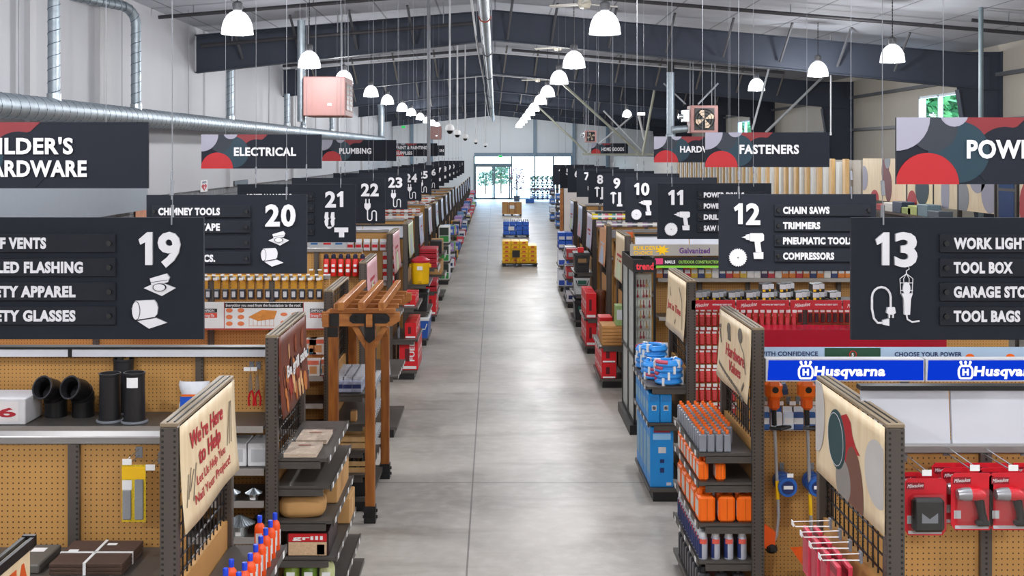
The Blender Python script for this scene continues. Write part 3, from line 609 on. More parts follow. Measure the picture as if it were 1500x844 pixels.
def dept_sign(px, py0, py1, n, wm, lines, label):
    x0, y, zt = at(px, py0, n); hh = (py1-py0)*n/645; t = thing('department_sign', label, 'sign', (x0, y, zt-hh))
    MB().box(0, wm, 0, .025, 0, hh).build('board', M_SIGN, t); a = MB(); e = 0
    def put(poly, m, lift):
        q = clip([(u*hh, v*hh) for u, v in poly], 0, wm, 0, hh)
        if len(q) > 2: a.prism(q, .0012+.0012*lift, (0, -.0002, 0), m=m)
    put(circ(.95, .78, .5), 4, 0)
    put([(.95, 1), (1.95, 1), (1.8, .86), (1.55, .8), (1.42, .62), (1.2, .5), (1.0, .7)], 1, 1)
    put(circ(1.62, .4, .46, 32), 5, 2); put(circ(.93, .48, .46, 32), 2, 3); put(circ(.55, .85, .36, 30), 4, 4); put(circ(.0, 1.0, .5, 30), 0, 5); put(circ(.86, 1.08, .22, 20), 0, 6); put(circ(.46, .0, .47, 40), 3, 7)
    a.build('artwork', [M_LILAC, M_MAROON, M_TEAL, M_SIGR, M_SIG2, M_SIGN], t)
    for k, ln in enumerate(lines):
        sc, xx, zz, ww = ln[1], ln[2], ln[3], ln[4]
        lettering(t, ln[0], M_LETTER, (xx*hh, -.012, zz*hh), (1, 0, 0), (0, 0, 1), sc*hh, w=ww*hh, bold=.036)
    for cx in (.2*wm, .82*wm): MB().tube([(cx, .012, hh-.02), (cx, .012, ceil_z(x0+cx)-zt+hh)], .0022, 5).build('cable', M_CABLE, t)
    return t
# (text, cap height, x, z, width) in sign heights
def dsign(px, py0, py1, n, ratio, lines, label):
    h = py1-py0; dept_sign(px, py0, py1, n, ratio*h*n/645, [(s, c/h, (x-px)/h, (py1-zb)/h, w_/h) for s, c, x, zb, w_ in lines], label)
dsign(-130, 179, 276, 3.0, 3.577, [("BUILDER'S", 23, -44, 225, 152), ('HARDWARE', 23, -33, 258, 161)], "large department sign reading builder's hardware at the left edge")
dsign(295, 197, 247, 5.8, 3.52, [('ELECTRICAL', 12, 343, 228, 91)], 'department sign reading electrical above the left aisle signs')
dsign(472, 205, 236, 9.3, 3.5, [('PLUMBING', 8, 497, 225, 47)], 'department sign reading plumbing above the left aisle signs')
dsign(574, 210, 229, 15, 3.5, [('PAINT & PAINTING', 4.6, 580, 218.5, 46), ('SUPPLIES', 4.6, 580, 226.5, 24)], 'department sign reading paint and painting supplies')
dsign(602, 213, 228, 19, 3.3, [('ES', 4, 630, 222.5, 6), ('IN', 4, 644, 222.5, 6)], 'farthest grey department sign beyond paint and painting supplies')
dsign(1313, 172, 270, 3.0, 3.55, [('POWER', 26, 1415, 231, 118)], 'large department sign reading power at the right edge')
dsign(1033, 194, 245, 5.8, 3.57, [('FASTENERS', 13, 1083, 225, 87)], 'department sign reading fasteners with a red dome')
dsign(958, 200, 238, 7.6, 3.5, [('HARDWARE', 9, 996, 223, 66)], 'department sign reading hardware partly behind the fasteners sign')
dsign(866, 210, 225, 18.5, 3.6, [('HOME GOODS', 5, 881, 221, 33)], 'small far department sign reading home goods')
# wall signs
x, y, z = XL+.02, (7.87*645/426)*BAY, 0
def wall_sign(name, label, cat, px, py0, py1, wpx, build):
    n = 7.87*645/(724-px); yy = n*BAY; zt = AZ(py0, n); zb = AZ(py1, n); wd = wpx*n*n/(7.87*645)*BAY
    t = thing(name, label, cat, (XL, yy, zb)); build(t, wd, zt-zb)
def b_aed(t, w_, h): 
    MB().box(0, .02, -w_/2, w_/2, 0, h).build('board', M_WHITE, t); U = (0, 1, 0); V = (0, 0, 1)
    hp = [(0, .08*h), (.36*w_, .42*h), (.36*w_, .56*h), (.2*w_, .66*h), (0, .58*h), (-.2*w_, .66*h), (-.36*w_, .56*h), (-.36*w_, .42*h)]
    MB().prism(hp, .006, (.02, 0, 0), U, V).build('heart', mat('#c01830', .5), t); lettering(t, 'AED', M_NAVY, (.021, -.3*w_, .74*h), U, V, .18*h, w=.6*w_, bold=.03)
    MB().prism([(.02*w_, .52*h), (-.08*w_, .34*h), (0, .36*h), (-.03*w_, .2*h), (.1*w_, .4*h), (.02*w_, .38*h)], .003, (.026, 0, 0), U, V).build('bolt', M_WHITE, t)
wall_sign('aed_sign', 'white AED sign with a red heart on the left wall', 'sign', 298, 264, 281, 10, b_aed)
def b_exit(t, w_, h):
    MB().cbox(0, .06, -w_/2, w_/2, 0, h, .01).build('housing', M_WHITE, t); MB().box(.06, .065, -w_*.45, w_*.45, h*.1, h*.9).build('lit_face', emis('#37d36b', 1.2, 'exit_green'), t); lettering(t, 'EXIT', M_WHITE, (.066, -.3*w_, .25*h), (0, 1, 0), (0, 0, 1), .5*h, w=.6*w_)
wall_sign('exit_sign', 'green lit exit sign low on the left wall behind sign 19', 'sign', 97, 309, 326, 14, b_exit)
def b_dark(t, w_, h): MB().cbox(0, .04, -w_/2, w_/2, 0, h, .01).build('board', M_BLACK, t); lettering(t, 'WINDOWS', M_LETTER, (.041, -.4*w_, .3*h), (0, 1, 0), (0, 0, 1), .4*h, w=.8*w_) if False else None
wall_sign('wall_plaque', 'small black plaque on the left wall right of the AED sign', 'plaque', 352, 264, 271, 20, b_dark)
def b_poster(t, w_, h): MB().box(0, .015, -w_/2, w_/2, 0, h).build('sheet', mat('#c98a6a', .6, var=.4, scale=9), t)
wall_sign('wall_poster', 'small orange picture on the left wall between signs 19 and 20', 'poster', 206, 307, 322, 16, b_poster)
# two exit signs near the far door
for lb, px, py, n in (('green exit sign above the far glass door', 733, 229, 34.2), ('green exit sign high up beyond the left lamp row', 591, 186, 32)):
    x, y, z = at(px, py, n); y = min(y, YE-.12); t = thing('exit_sign', lb, 'sign', (x, y, z)); MB().cbox(-.15, .15, 0, .06, -.1, .1, .01).build('housing', M_WHITE, t); MB().box(-.13, .13, -.006, 0, -.08, .08).build('lit_face', emis('#37d36b', 1.0, 'exit_green_far'), t); MB().tube([(0, .03, .1), (0, .03, ceil_z(x)-z)], .01, 5).build('conduit', M_CABLE, t)
# right partition with graphic panels and standing lumber
XP = 9.0
def yp(px): return XP*645/(px-724)*BAY
for k, (a, b, art) in enumerate(((1327, 1263, 0), (1366, 1328, 1), (1402, 1367, 2), (1456, 1403, 3), (1560, 1492, 4))):
    y0, y1 = yp(a), yp(b); t = thing('graphic_panel', 'birch panel with %s on the right partition' % ('maroon and grey blobs', 'a red dome and teal blob', 'a white flame shape', 'two grey circles', 'a red circle at the right edge')[k], 'panel', (XP, y0, 2.42)); W = y1-y0-.05; Hh = .98
    MB().box(0, .04, 0, W, 0, Hh).build('board', M_CREAM, t); U = (0, -1, 0); m = MB()
    def pp(poly, mi, l):
        q = clip(poly, 0, W, 0, Hh)
        if len(q) > 2: m.prism(q, .002+.001*l, (-.001, W, 0), U, (0, 0, 1), m=mi)
    if art == 0: pp(circ(.1, .5, .3, 24), 1, 0); pp(circ(.55*W, .7, .26, 24, ry=.32), 2, 1); pp(circ(.6*W, .95, .2, 20), 3, 2); pp(circ(.62*W, .35, .24, 20, ry=.36), 2, 2); pp(circ(.3*W, .02, .3, 20, ry=.22), 0, 3)
    if art == 1: pp(circ(.2*W, .0, .3, 24), 0, 2); pp(circ(.6*W, .35, .4, 24, ry=.35), 4, 1); pp(circ(.9*W, .9, .3, 24), 2, 0); pp(circ(.1*W, .9, .35, 24), 1, 0)
    if art == 2: pp(circ(.5*W, .3, .22, 20, ry=.5), 1, 0)
    if art == 3: pp(circ(.1, .25, .4, 24, ry=.35), 3, 1); pp(circ(.55*W, .8, .45, 24), 1, 0); pp(circ(.9*W, .4, .4, 24), 1, 0)
    if art == 4: pp(circ(.3*W, .2, .5, 24), 0, 1); pp(circ(.8*W, .8, .5, 24), 4, 0)
    m.build('artwork', [M_SIGR, M_LILAC, mat('#6e2f33', .5), M_GREY, M_TEAL], t)
    MB().box(.0, .08, -.05, 0, -2.42, Hh).build('post', M_DARK, t)
t = thing('shelf_unit', 'dark high shelf unit under the birch graphic panels at right', 'shelf', (XP, yp(1420), 0)); L = yp(1290)-yp(1420)
MB().box(-.05, -.012, 0, L, .1, 2.2).build('back_panel', mat('#3f3027', .6), t)
MB().box(-.4, -.012, 0, L, 2.2, 2.24).box(-.4, -.36, 0, .06, 0, 2.2).box(-.4, -.36, L-.06, L, 0, 2.2).build('shelf', mat('#4a382b', .6), t)
for k, (px, c) in enumerate(((1312, '#b33'), (1323, '#dcd8d0'), (1337, '#2d3a55'), (1350, '#9fae5f'), (1361, '#b8c26a'), (1375, '#6f8792'), (1392, '#48525c'))):
    o = MB().cbox(-.14, .14, -.3, .3, 0, .14+.05*(k % 3), .01).build('packet', mat(c if len(c) > 4 else '#b03030', .5), None, (XP-.2, yp(px), 2.241)); tag(o, 'small packet lying on the high dark shelf below the birch panels', 'packet', 'packets on the high shelf')
t = thing('screen', 'dark blue glass screen between birch panels at the right edge', 'screen', (XP, yp(1489), 2.3)); L = yp(1460)-yp(1489)
MB().box(0, .05, 0, L, 0, 1.0).box(0, .05, 0, .06, -2.3, 0).box(0, .05, L-.06, L, -2.3, 0).build('frame', M_DARK, t); MB().box(-.006, 0, .1, L-.1, .08, .55).box(-.006, 0, .1, L-.1, .6, .92).build('pane', mat('#2b4a78', .15), t)
M_PINE = wood_mat('#c79b5f', '#e2bf8a', 'pine_board', (6, 6, .8)); M_PRIMED = mat('#dcdcd8', .5, var=.04)
bw = None
for k in range(46):
    y = yp(1252)+.45+k*.62; pine = k % 2 == 0
    if k < 2:
        o = MB().cbox(-.05, .05, -.0, .26 if pine else .22, 0, 3.38 if pine else 3.3, .004).build('lumber_board', M_PINE if pine else M_PRIMED); tag(o, 'standing pine board in the right hand lumber row' if pine else 'standing white primed board in the right hand lumber row', 'board', 'pine boards standing in a row' if pine else 'white boards standing in a row'); o.location = (XP-.05, y, 0)
        bw = (bw or [])+[o]
    else: dup(bw[k % 2], (XP-.05, y, 0))
struct('wall_partition', MB().box(XP+.1, XP+.2, yp(1255), YE-2, 0, 3.35), mat('#b9b4ab', .6))
# ------------------------------------------------------------------ gondolas and endcaps
PD = 1.28                                   # depth of a double gondola, along the main aisle
XPANEL = {'L': -1.62, 'R': 1.98}
def slots_mat():
    m, nt, b = nodes_mat('slotted_steel_upright'); b.inputs['Roughness'].default_value = .42; b.inputs['Metallic'].default_value = .3
    tc = nt.nodes.new('ShaderNodeTexCoord'); sp = nt.nodes.new('ShaderNodeSeparateXYZ'); nt.links.new(tc.outputs['Object'], sp.inputs[0])
    f = mth(nt, 'LESS_THAN', mth(nt, 'ABSOLUTE', mth(nt, 'SUBTRACT', mth(nt, 'FRACT', mth(nt, 'MULTIPLY', sp.outputs[2], 36)), .5)), .22)
    fx = mth(nt, 'LESS_THAN', mth(nt, 'ABSOLUTE', mth(nt, 'SUBTRACT', mth(nt, 'FRACT', mth(nt, 'MULTIPLY', mth(nt, 'ADD', sp.outputs[0], sp.outputs[1]), 1/.06)), .5)), .1)
    f = mth(nt, 'MULTIPLY', f, fx)
    nt.links.new(mixc(nt, f, lin('#57504b'), lin('#2a2725')), b.inputs['Base Color']); return m
M_SLOT = slots_mat()
def gondola(side, n, ztop, outer, label, header=None, peg=M_PEG, shelves=(), decks=(), rail='#8d8a88', skip=0, back=.57):
    sg = -1 if side == 'L' else 1; xp = XPANEL[side]; t = thing('gondola', label, 'shelving', (xp, n*BAY, 0)); L = outer
    X = lambda a, b: sorted((sg*a, sg*b))
    x0, x1 = X(.06+skip, L)
    MB().box(x0, x1, .5, back, .15, ztop-.04).build('pegboard', peg, t)
    MB().box(x0, x1, .02, PD-.02, 0, .13).build('base_deck', M_SHELF, t)
    MB().cbox(x0, x1, .47, back+.03, ztop-.045, ztop, .006).build('top_rail', mat(rail, .4, .4), t)
    k = .06+skip
    u = None
    while k < L-.05:
        a, b = X(k+.55, k+.61) if k == .06+skip else X(k, k+.06)
        MB().box(a, b, .47, .5, .13, ztop-.045).build('upright', M_SLOT, t); k += 1.17 if k > .1+skip else 1.17
    for z, dep, m in shelves:
        s = MB().box(x0, x1, .5-dep, .5, z-.03, z).build('shelf', m, t)
        MB().box(x0, x1, .5-dep-.008, .5-dep, z-.045, z+.004).build('price_rail', mat('#a19d99', .4, .4), s)
    return t
def wavef(hgt):
    return lambda a, b: .03*max(0, 1-b/hgt)**2+.008*sin(a*5.2)*(1-b/hgt)
def on_poster(mb, side, y0, z0, lift, wave, hgt):
    f = wavef(hgt) if wave else (lambda a, b: 0); out = []
    for a, nd, b in mb.v:
        h = .052+lift-nd+f(a, b); out.append((h, y0+a, z0+b) if side == 'L' else (-h, PD-y0-a, z0+b))
    mb.v = out; return mb
def endcap(side, n, ztop, label, shelves=(), poster=None, ph=.52, board_top=.3, depth=.42, group=None, detail=True, base=True, xp=None, pcol=None, tail=0):
    """poster(t, A) draws in flat poster coordinates; ph poster height; tan board starts board_top below the poster"""
    sg = 1 if side == 'L' else -1          # +x local towards the main aisle
    t = thing('endcap_rack', label, 'shelving', (XPANEL[side] if xp is None else xp, n*BAY, 0), 0, group)
    X = lambda a, b: sorted((sg*a, sg*b))
    for y in (0, PD-.06):
        a, b = X(-.045, .045); MB().cbox(a, b, y, y+.06, 0, ztop, .004).build('upright', M_SLOT if detail else M_DARK, t)
    a, b = X(-.045, .045)
    r = MB().cbox(a, b, 0, PD, ztop, ztop+.022, .004).build('top_rail', mat('#8d7d66', .5, .1), t)
    if detail: MB().box(*X(-.016, -.008), .02, PD-.02, ztop+.0221, ztop+.026).box(*X(.02, .028), .02, PD-.02, ztop+.0221, ztop+.026).build('rail_groove', M_BLACK, r)
    zb = ztop-ph-board_top
    MB().box(*X(-.02, .02), .06, PD-.06, .13, zb).build('back_board', M_TAN, t)
    g = MB(); k = .1
    while k < PD-.06: g.box(*X(-.004, .004), k, k+.006, zb, ztop); k += .085
    z = zb+.03
    while z < ztop: g.box(*X(-.005, .005), .06, PD-.06, z, z+.006); z += .085
    g.build('wire_grid', M_BLACK, t)
    if poster or pcol:
        m = MB(); f = wavef(ph) if poster != poster_shapes else (lambda a, b: 0); W = PD-.04
        m.sheet(lambda a, b: (W*a, 0, ph*b), 14, 8)
        pm = pcol or M_CREAM
        po = on_poster(m, side, .02, ztop-ph+.0, 0, poster != poster_shapes, ph).build('poster', pm, t)
        sol = po.modifiers.new('thickness', 'SOLIDIFY'); sol.thickness = .003; sol.offset = -1
        if poster: poster(t, po, side, ztop-ph, W, ph)
    for z, dep in shelves:
        s = MB().box(*X(.03, dep), .03, PD-.03, z-.025, z).box(*X(.03, dep-.05), .03, .05, z-.075, z-.02).box(*X(.03, dep-.05), PD-.05, PD-.03, z-.075, z-.02).build('shelf', M_SHELF, t)
        rl = MB().box(*X(dep, dep+.012), .03, PD-.03, z-.04, z+.006, m=0)
        if detail:
            for q in range(5): rl.box(*X(dep+.012, dep+.015), .1+q*.25, .145+q*.25, z-.036, z+.002, m=1)
        rl.build('price_rail', [M_STEEL, M_TAG], s)
    if base:
        MB().box(*X(.03, depth-.04), .04, PD-.04, 0, .1).build('kick_plate', M_BLACK, t)
        MB().box(*X(.03, depth), .02, PD-.02, .1, .135).build('base_deck', M_SHELF, t)
    return t
M_TXR = mat('#b32a35', .5); M_INK = mat('#6b6459', .6)
def ptext(po, side, z0, ph, sx, a, b, h, w, m=M_TXR, bold=.01, wave=True, align='L'):
    mb = text_into(MB(), sx, (a, 0, b), (1, 0, 0), (0, 0, 1), h, w=w, t=.002, bold=bold, align=align)
    return on_poster(mb, side, .02, z0, .004, wave, ph).build('lettering', m, po)
def pshape(po, side, z0, ph, polys, mats, wave=True, name='drawing', lift0=.003):
    mb = MB()
    for k, (pl, mi) in enumerate(polys): mb.prism(pl, .0008+.0002*k, (0, 0, 0), m=mi)
    return on_poster(mb, side, .02, z0, lift0, wave, ph).build(name, mats, po)
def poster_help(t, po, side, z0, W, H):
    ptext(po, side, z0, H, "We're Here", .17, .38, .09, .74, bold=.018); ptext(po, side, z0, H, 'to Help', .33, .265, .09, .52, bold=.018)
    ptext(po, side, z0, H, 'Let Us Help You', .26, .175, .05, .68, bold=0); ptext(po, side, z0, H, 'Nail Your Project!', .2, .09, .05, .84, bold=0)
    sk = [(seg(.05+.04*i, .12+.03*(i % 3), .12+.05*i, .27+.02*(i % 2), .008), 0) for i in range(4)]+[(seg(1.0+.05*i, .2, 1.08+.02*i, .44, .008), 0) for i in range(3)]
    pshape(po, side, z0, H, sk, [M_INK])
def poster_hardware(t, po, side, z0, W, H):
    ptext(po, side, z0, H, 'Hardware', .36, .235, .1, .68); ptext(po, side, z0, H, 'Values', .5, .13, .085, .42)
    sk = [(circ(.42, .45, .07, 12, ry=.05), 0)]+[(seg(.39+.03*i, .43, .41+.035*i, .36, .018), 0) for i in range(4)]+[(circ(.86, .46, .08, 10, ry=.06), 0), (seg(.86, .4, 1.0, .34, .008), 0), (seg(1.0, .34, 1.1, .2, .012), 0), (seg(.06, .4, .14, .3, .025), 0), (seg(.02, .42, .1, .43, .03), 0), (seg(1.0, .06, 1.06, .12, .03), 0)]+[(seg(.1+.085*i, .13-.011*i, .16+.085*i, .12-.011*i, .022), 0) for i in range(12)]
    pshape(po, side, z0, H, sk, [M_INK])
def poster_time(t, po, side, z0, W, H):
    ptext(po, side, z0, H, 'Just in Time', .1, .22, .08, .85); pshape(po, side, z0, H, [(seg(.2, .44, .3, .36, .02), 0), (seg(.8, .5, 1.0, .38, .02), 0), (seg(.62, .1, .66, .15, .02), 0), (seg(1.0, .38, 1.1, .1, .015), 0)], [M_INK])
def poster_safe(t, po, side, z0, W, H):
    cols = [mat(c, .5, var=.2) for c in ('#8c4526', '#c9793d', '#e3b27e', '#3f1c14', '#a02c22')]; rnd = random.Random(4)
    sk = [(circ(rnd.uniform(.12, 1.1), rnd.uniform(.06, .46), rnd.uniform(.02, .06), 9, ry=rnd.uniform(.03, .08)), rnd.randrange(5)) for i in range(34)]
    pshape(po, side, z0, H, sk, cols)
    mb = text_into(MB(), 'Be grill safe.', (.2, 0, .27), (1, 0, .0), (0, 0, 1), .085, w=1.0, t=.002, bold=.03); on_poster(mb, side, .02, z0, .014, True, H).build('lettering', M_WHITE, po)
def poster_shapes(t, po, side, z0, W, H):
    sh = [(circ(.02, .36, .17, 28, ry=.24), 0), (clip(circ(1.14, .28, .2, 28, ry=.17), 0, W, 0, H), 0), ([(.52, .44), (.62, .47), (.69, .44), (.72, .38), (.78, .33), (.86, .3), (.78, .29), (.7, .25), (.66, .18), (.6, .2), (.56, .34)], 1), (circ(.76, .1, .15, 28, ry=.22, rot=.25), 2), (circ(.56, .09, .14, 28, ry=.12), 3), (circ(.44, .29, .17, 32, ry=.165), 4)]
    sh = [(clip(p, 0, W, 0, H), m) for p, m in sh]
    pshape(po, side, z0, H, sh, [mat('#c0bcb8', .55), M_SIGR, mat('#6f4739', .55), mat('#8b8681', .55), mat('#22474b', .55)], wave=False)
    rg = MB(); on = []
    for i in range(32):
        p = circ(.44, .29, .15, 32, ry=.145); rg.prism(seg(*p[i], *p[(i+1) % 32], .004), .001)
    on_poster(rg, side, .02, z0, .012, False, H).build('outline', M_LGREY, po)
M_P = [mat('#d9a7ad', .5, var=.15, scale=3), mat('#cdd9b4', .5, var=.2, scale=3), mat('#b9c6dd', .5, var=.15, scale=3), mat('#c3cfe6', .5, var=.12, scale=3)]
def poster_plain(i):
    def f(t, po, side, z0, W, H):
        pshape(po, side, z0, H, [(clip(circ(.6, .05, .3, 20), 0.02, W-.02, .02, H-.02), 0), (seg(.3, .38, .9, .38, .04), 1), (seg(.35, .3, .85, .3, .03), 1)], [M_P[(i+1) % 4], M_TXR if i % 2 == 0 else M_LGREY])
    return f
# rows: left
WHICH = lambda a, b: 'between hanging signs %s and %s' % (WORDS[a], WORDS[b])
A = endcap('L', 2.19, AZ(620, 2.19)-.022, "endcap rack with the We're Here to Help poster", [(1.145, .36), (.75, .36)], poster_help, ph=.54, board_top=.3)
B = endcap('L', 3.2, AZ(491, 3.2)-.022, 'endcap rack with the dark grill safety poster', [(1.28, .40), (1.08, .42), (.826, .44), (.56, .46), (.34, .5)], poster_safe, ph=.6, board_top=.34, depth=.54, pcol=mat('#6b3322', .5, var=.4, scale=5))
C = endcap('L', 4.3, AZ(425, 4.3)-.022, 'endcap rack with a bare wire grid inside the cedar pergola', [(1.15, .38), (.86, .38), (.6, .38), (.36, .38)], None, ph=.5, board_top=.3)
D = endcap('L', 5.42, AZ(384, 5.42)-.022, 'endcap rack with a pink poster behind the cedar pergola', [(1.45, .4), (.76, .42)], poster_plain(0), ph=.62, board_top=.2, pcol=M_P[0])
gondola('L', 2.19, 1.985, 2.6, "pegboard gondola left of the We're Here to Help poster", shelves=[(1.38, .5, M_SHELF)])
gondola('L', 3.2, 2.02, 4.3, 'pegboard gondola with black stove pipes on its shelf', shelves=[(1.52, .5, M_SHELF), (1.2, .46, M_SHELF), (.965, .46, M_SHELF), (.70, .46, M_SHELF)], rail='#454140')
_gB = bpy.data.objects['gondola.001']; MB().box(-4.3, -.06, .425, .47, 1.955, 2.012).build('light_strip', mat('#c9cbd2', .4), _gB); MB().box(-4.3, -.06, .42, .475, 2.012, 2.03).box(-1.63, -1.6, .42, .425, 1.955, 2.012).build('strip_cap', M_BLACK, _gB)
gondola('L', 4.3, 2.27, 4.3, 'pegboard gondola with the structural connector header board', shelves=[(1.32, .45, mat('#c8433c', .5)), (1.05, .45, M_STEEL), (.8, .45, M_STEEL)], rail='#8d8a88')
gondola('L', 5.42, 2.30, 4.2, 'pegboard gondola with hanging red spray foam cans', shelves=[(1.62, .3, M_STEEL)])
LN_ = [6.82, 8.03, 9.2, 10.5, 11.8, 13.0, 14.2, 15.4, 16.6, 17.8]
AIS = [(22, 23), (23, 24), (24, 25), (25, 26), (26, 27), (27, 28), (28, 29), (29, 30), (30, 31), (31, 32)]
TOPL = [2.26, 2.22, 2.2, 2.2, 2.17, 2.15, 2.15, 2.15, 2.15, 2.15]
ecol = ['pale pink and white', 'green and yellow', 'pale blue', 'blue grey']
for k, n in enumerate(LN_):
    lb = 'left endcap rack %s with a %s poster' % (WHICH(*AIS[k]), ecol[(k+2) % 4 if k > 1 else k])
    endcap('L', n, TOPL[k], lb, [(.62, .42), (1.12, .42)] if k < 6 else [(.9, .4)], poster_plain(k % 4), ph=.62, board_top=.25, detail=k < 2, pcol=M_P[0] if k == 0 else (M_P[1] if k == 1 else M_P[2+k % 2]))
    gondola('L', n, 2.3 if k < 4 else 2.15, 4.2 if k < 4 else 3.5, 'left gondola run with tan pegboard %s' % WHICH(*AIS[k]), shelves=[(1.5, .4, M_STEEL)])
for k, n in enumerate((19.2, 20.6, 22.0, 23.4, 25.0, 26.8, 28.6)):
    endcap('L', n, 2.0, 'far left endcap rack beyond sign 33, %s from the front' % NTH[k], [(.9, .4)], poster_plain(2), ph=.6, detail=False, pcol=M_P[2+k % 2])
# rows: right
R0 = endcap('R', 2.17, AZ(621, 2.17)-.022, 'endcap rack with the birch poster of red teal and brown shapes', [], poster_shapes, ph=.54, board_top=.27)
R1 = endcap('R', 3.3, AZ(480, 3.3)-.022, 'endcap rack with the Hardware Values poster', [(1.25, .44), (1.03, .44), (.72, .44), (.44, .44)], poster_hardware, ph=.56, board_top=.3, depth=.45)
R2 = endcap('R', 4.42, AZ(411, 4.42)-.022, 'endcap rack with the Just in Time poster', [(1.16, .44), (.79, .42)], poster_time, ph=.6, board_top=.3, depth=.42)
gondola('R', 2.17, 1.95, 3.2, 'pegboard gondola with red drill packs and a blank white header')
gondola('R', 3.3, 1.87, 3.4, 'pegboard gondola with string trimmers under a blue lit header', rail='#4d4a49')
gondola('R', 4.42, 1.97, 3.4, 'pegboard gondola full of red power tool accessories', rail='#3a3837', back=.8)
gondola('R', 5.5, 2.32, 3.6, 'pegboard gondola with nail boxes and a galvanized header', skip=.03, shelves=[(1.93, .32, M_DARK), (1.45, .4, M_STEEL)])
RN = [6.58, 7.7, 8.9, 10.0, 11.2]
RT = [AZ(348, 6.5), AZ(333, 7.6), AZ(317, 8.7), AZ(304.5, 9.8), AZ(298.5, 10.8)]
RA = [(9, 10), (8, 9), (7, 8), (6, 7), (5, 6)]
rl = ['cream', 'orange and lilac', 'pale lilac and rose', 'pale blue', 'light blue']
RP = [M_CREAM, mat('#e0a374', .5, var=.2, scale=2), mat('#cfc7dc', .5, var=.15, scale=2), M_P[2], M_P[3]]
for k, n in enumerate(RN):
    endcap('R', n, RT[k], 'right endcap rack between signs %s and %s with a %s poster' % (WORDS[RA[k][0]], WORDS[RA[k][1]], rl[k]), [(.66, .42), (1.1, .4)] if k > 1 else [(.62, .42)], poster_plain(k), ph=.72, board_top=.2, detail=k < 2, pcol=RP[k], xp=[2.0, 2.01, 2.03, 2.05, 2.07][k])
    gondola('R', n, [2.34, 2.25, 2.2, 2.2, 2.2][k], 3.8, 'right gondola run between hanging signs %s and %s' % (WORDS[RA[k][0]], WORDS[RA[k][1]]), skip=.1, shelves=[(1.95, .3, M_STEEL), (1.4, .4, M_STEEL)])
for k, n in enumerate((14.5, 16.5, 18.5, 20.6, 22.8)):
    endcap('R', n, 1.9, 'far right rack of blue goods near the storefront, %s from the front' % NTH[k], [(.5, .4), (.95, .4), (1.4, .4)], None, ph=.5, detail=False, xp=3.3)
t = thing('display_wall', 'large blank white display board beyond the right endcaps', 'display board', (AX(826, 12.2), 12.2*BAY, 0)); ww = AX(874, 12.2)-AX(826, 12.2)
MB().cbox(0, ww, 0, .3, 0, AZ(272, 12.2), .01).build('board', mat('#dedad8', .5, var=.03), t)
MB().box(-.1, -.02, -.02, .3, 0, AZ(268, 12.2)).box(ww+.0, ww+.07, -.02, .3, 0, AZ(268, 12.2)).build('trim_strip', M_CEDARX, t)
M_DOORW = mat('#ece8e6', .45, var=.02)
for k, (a, b, c) in enumerate(((876, 883, '#4a4347'), (888, 899, '#8d7f77'))):
    t = thing('sample_door', 'white framed sample door with a %s panel beside the blank display board' % ('dark' if k == 0 else 'grey'), 'door', (AX(a, 12.1), 12.1*BAY, 0)); ww = AX(b, 12.1)-AX(a, 12.1); hh = AZ(275, 12.1)
    MB().box(0, ww, 0, .06, .02, hh).build('leaf', mat(c, .5), t)
    MB().box(-.05, 0.02, -.03, .09, 0, hh).box(ww-.02, ww+.05, -.03, .09, 0, hh).box(-.05, ww+.05, -.03, .09, hh, hh+.06).box(0, ww, -.02, 0, AZ(312, 12.1), AZ(309.5, 12.1)).build('frame', M_DOORW, t)
# ------------------------------------------------------------------ goods: builders
def box_item(name, label, cat, loc, w_, d, h, m, group=None, panels=(), rotz=0):
    """carton with its base at loc (near left corner); panels: (face, x0, x1, z0, z1, material, text)"""
    o = MB().cbox(0, w_, 0, d, 0, h, .006).build(name, m, None, loc, rotz); tag(o, label, cat, group)
    for p in panels:
        f, a, b, c, e, pm = p[:6]
        if f == 'F': q = MB().box(a*w_, b*w_, -.002, .004, c*h, e*h); org, U = (a*w_, -.003, c*h), (1, 0, 0)
        elif f == 'R': q = MB().box(w_-.004, w_+.002, a*d, b*d, c*h, e*h); org, U = (w_+.003, a*d, c*h), (0, 1, 0)
        elif f == 'L': q = MB().box(-.002, .004, a*d, b*d, c*h, e*h); org, U = (-.003, b*d, c*h), (0, -1, 0)
        pn = q.build('printed_panel', pm, o)
        if len(p) > 6: ww = (b-a)*(w_ if f == 'F' else d); lettering(pn, p[6], p[7], Vector(org)+Vector(U)*ww*.1+Vector((0, 0, (e-c)*h*.25)), U, (0, 0, 1), (e-c)*h*.45, w=ww*.8, t=.001, bold=.03)
    return o
def hook(label, loc, L, group=None, direction=(0, -1, 0), m=None):
    t = thing('peg_hook', label, 'hook', loc, 0, group); D = Vector(direction)
    S = Vector((0, 0, 1)).cross(D)*.012
    MB().tube([(0, 0, 0), tuple(D*L), tuple(D*(L+.01)+Vector((0, 0, .015)))], .0035, 6).build('wire', m or M_CHROME, t)
    MB().tube([tuple(Vector((0, 0, .035))), tuple(D*(L+.012)+Vector((0, 0, .028)))], .0028, 6).build('tag_wire', m or M_CHROME, t)
    c = D*(L+.016)+Vector((0, 0, .02)); MB().obox(tuple(c-S*2), tuple(c+S*2), .003, .03).build('price_tag', M_TAG, t)
    MB().obox(tuple(-S*1.5+Vector((0, 0, .017))), tuple(S*1.5+Vector((0, 0, .017))), .012, .06).build('backplate', M_GREY, t); return t
def pack_mesh(name, label, cat, w_, h, d, cols, group, cap=True, hole=True):
    """small hanging pack: base is its bottom centre, card in the XZ plane"""
    b = MB(); b.cbox(-w_/2, w_/2, -d, 0, h*.04, h*.78, min(.01, d*.3), m=0); b.box(-w_/2, w_/2, -.004, 0, 0, h, m=1); b.box(-w_*.42, w_*.42, -d-.001, -d+.002, h*.3, h*.55, m=2)
    o = b.build(name, cols); return tag(o, label, cat, group)
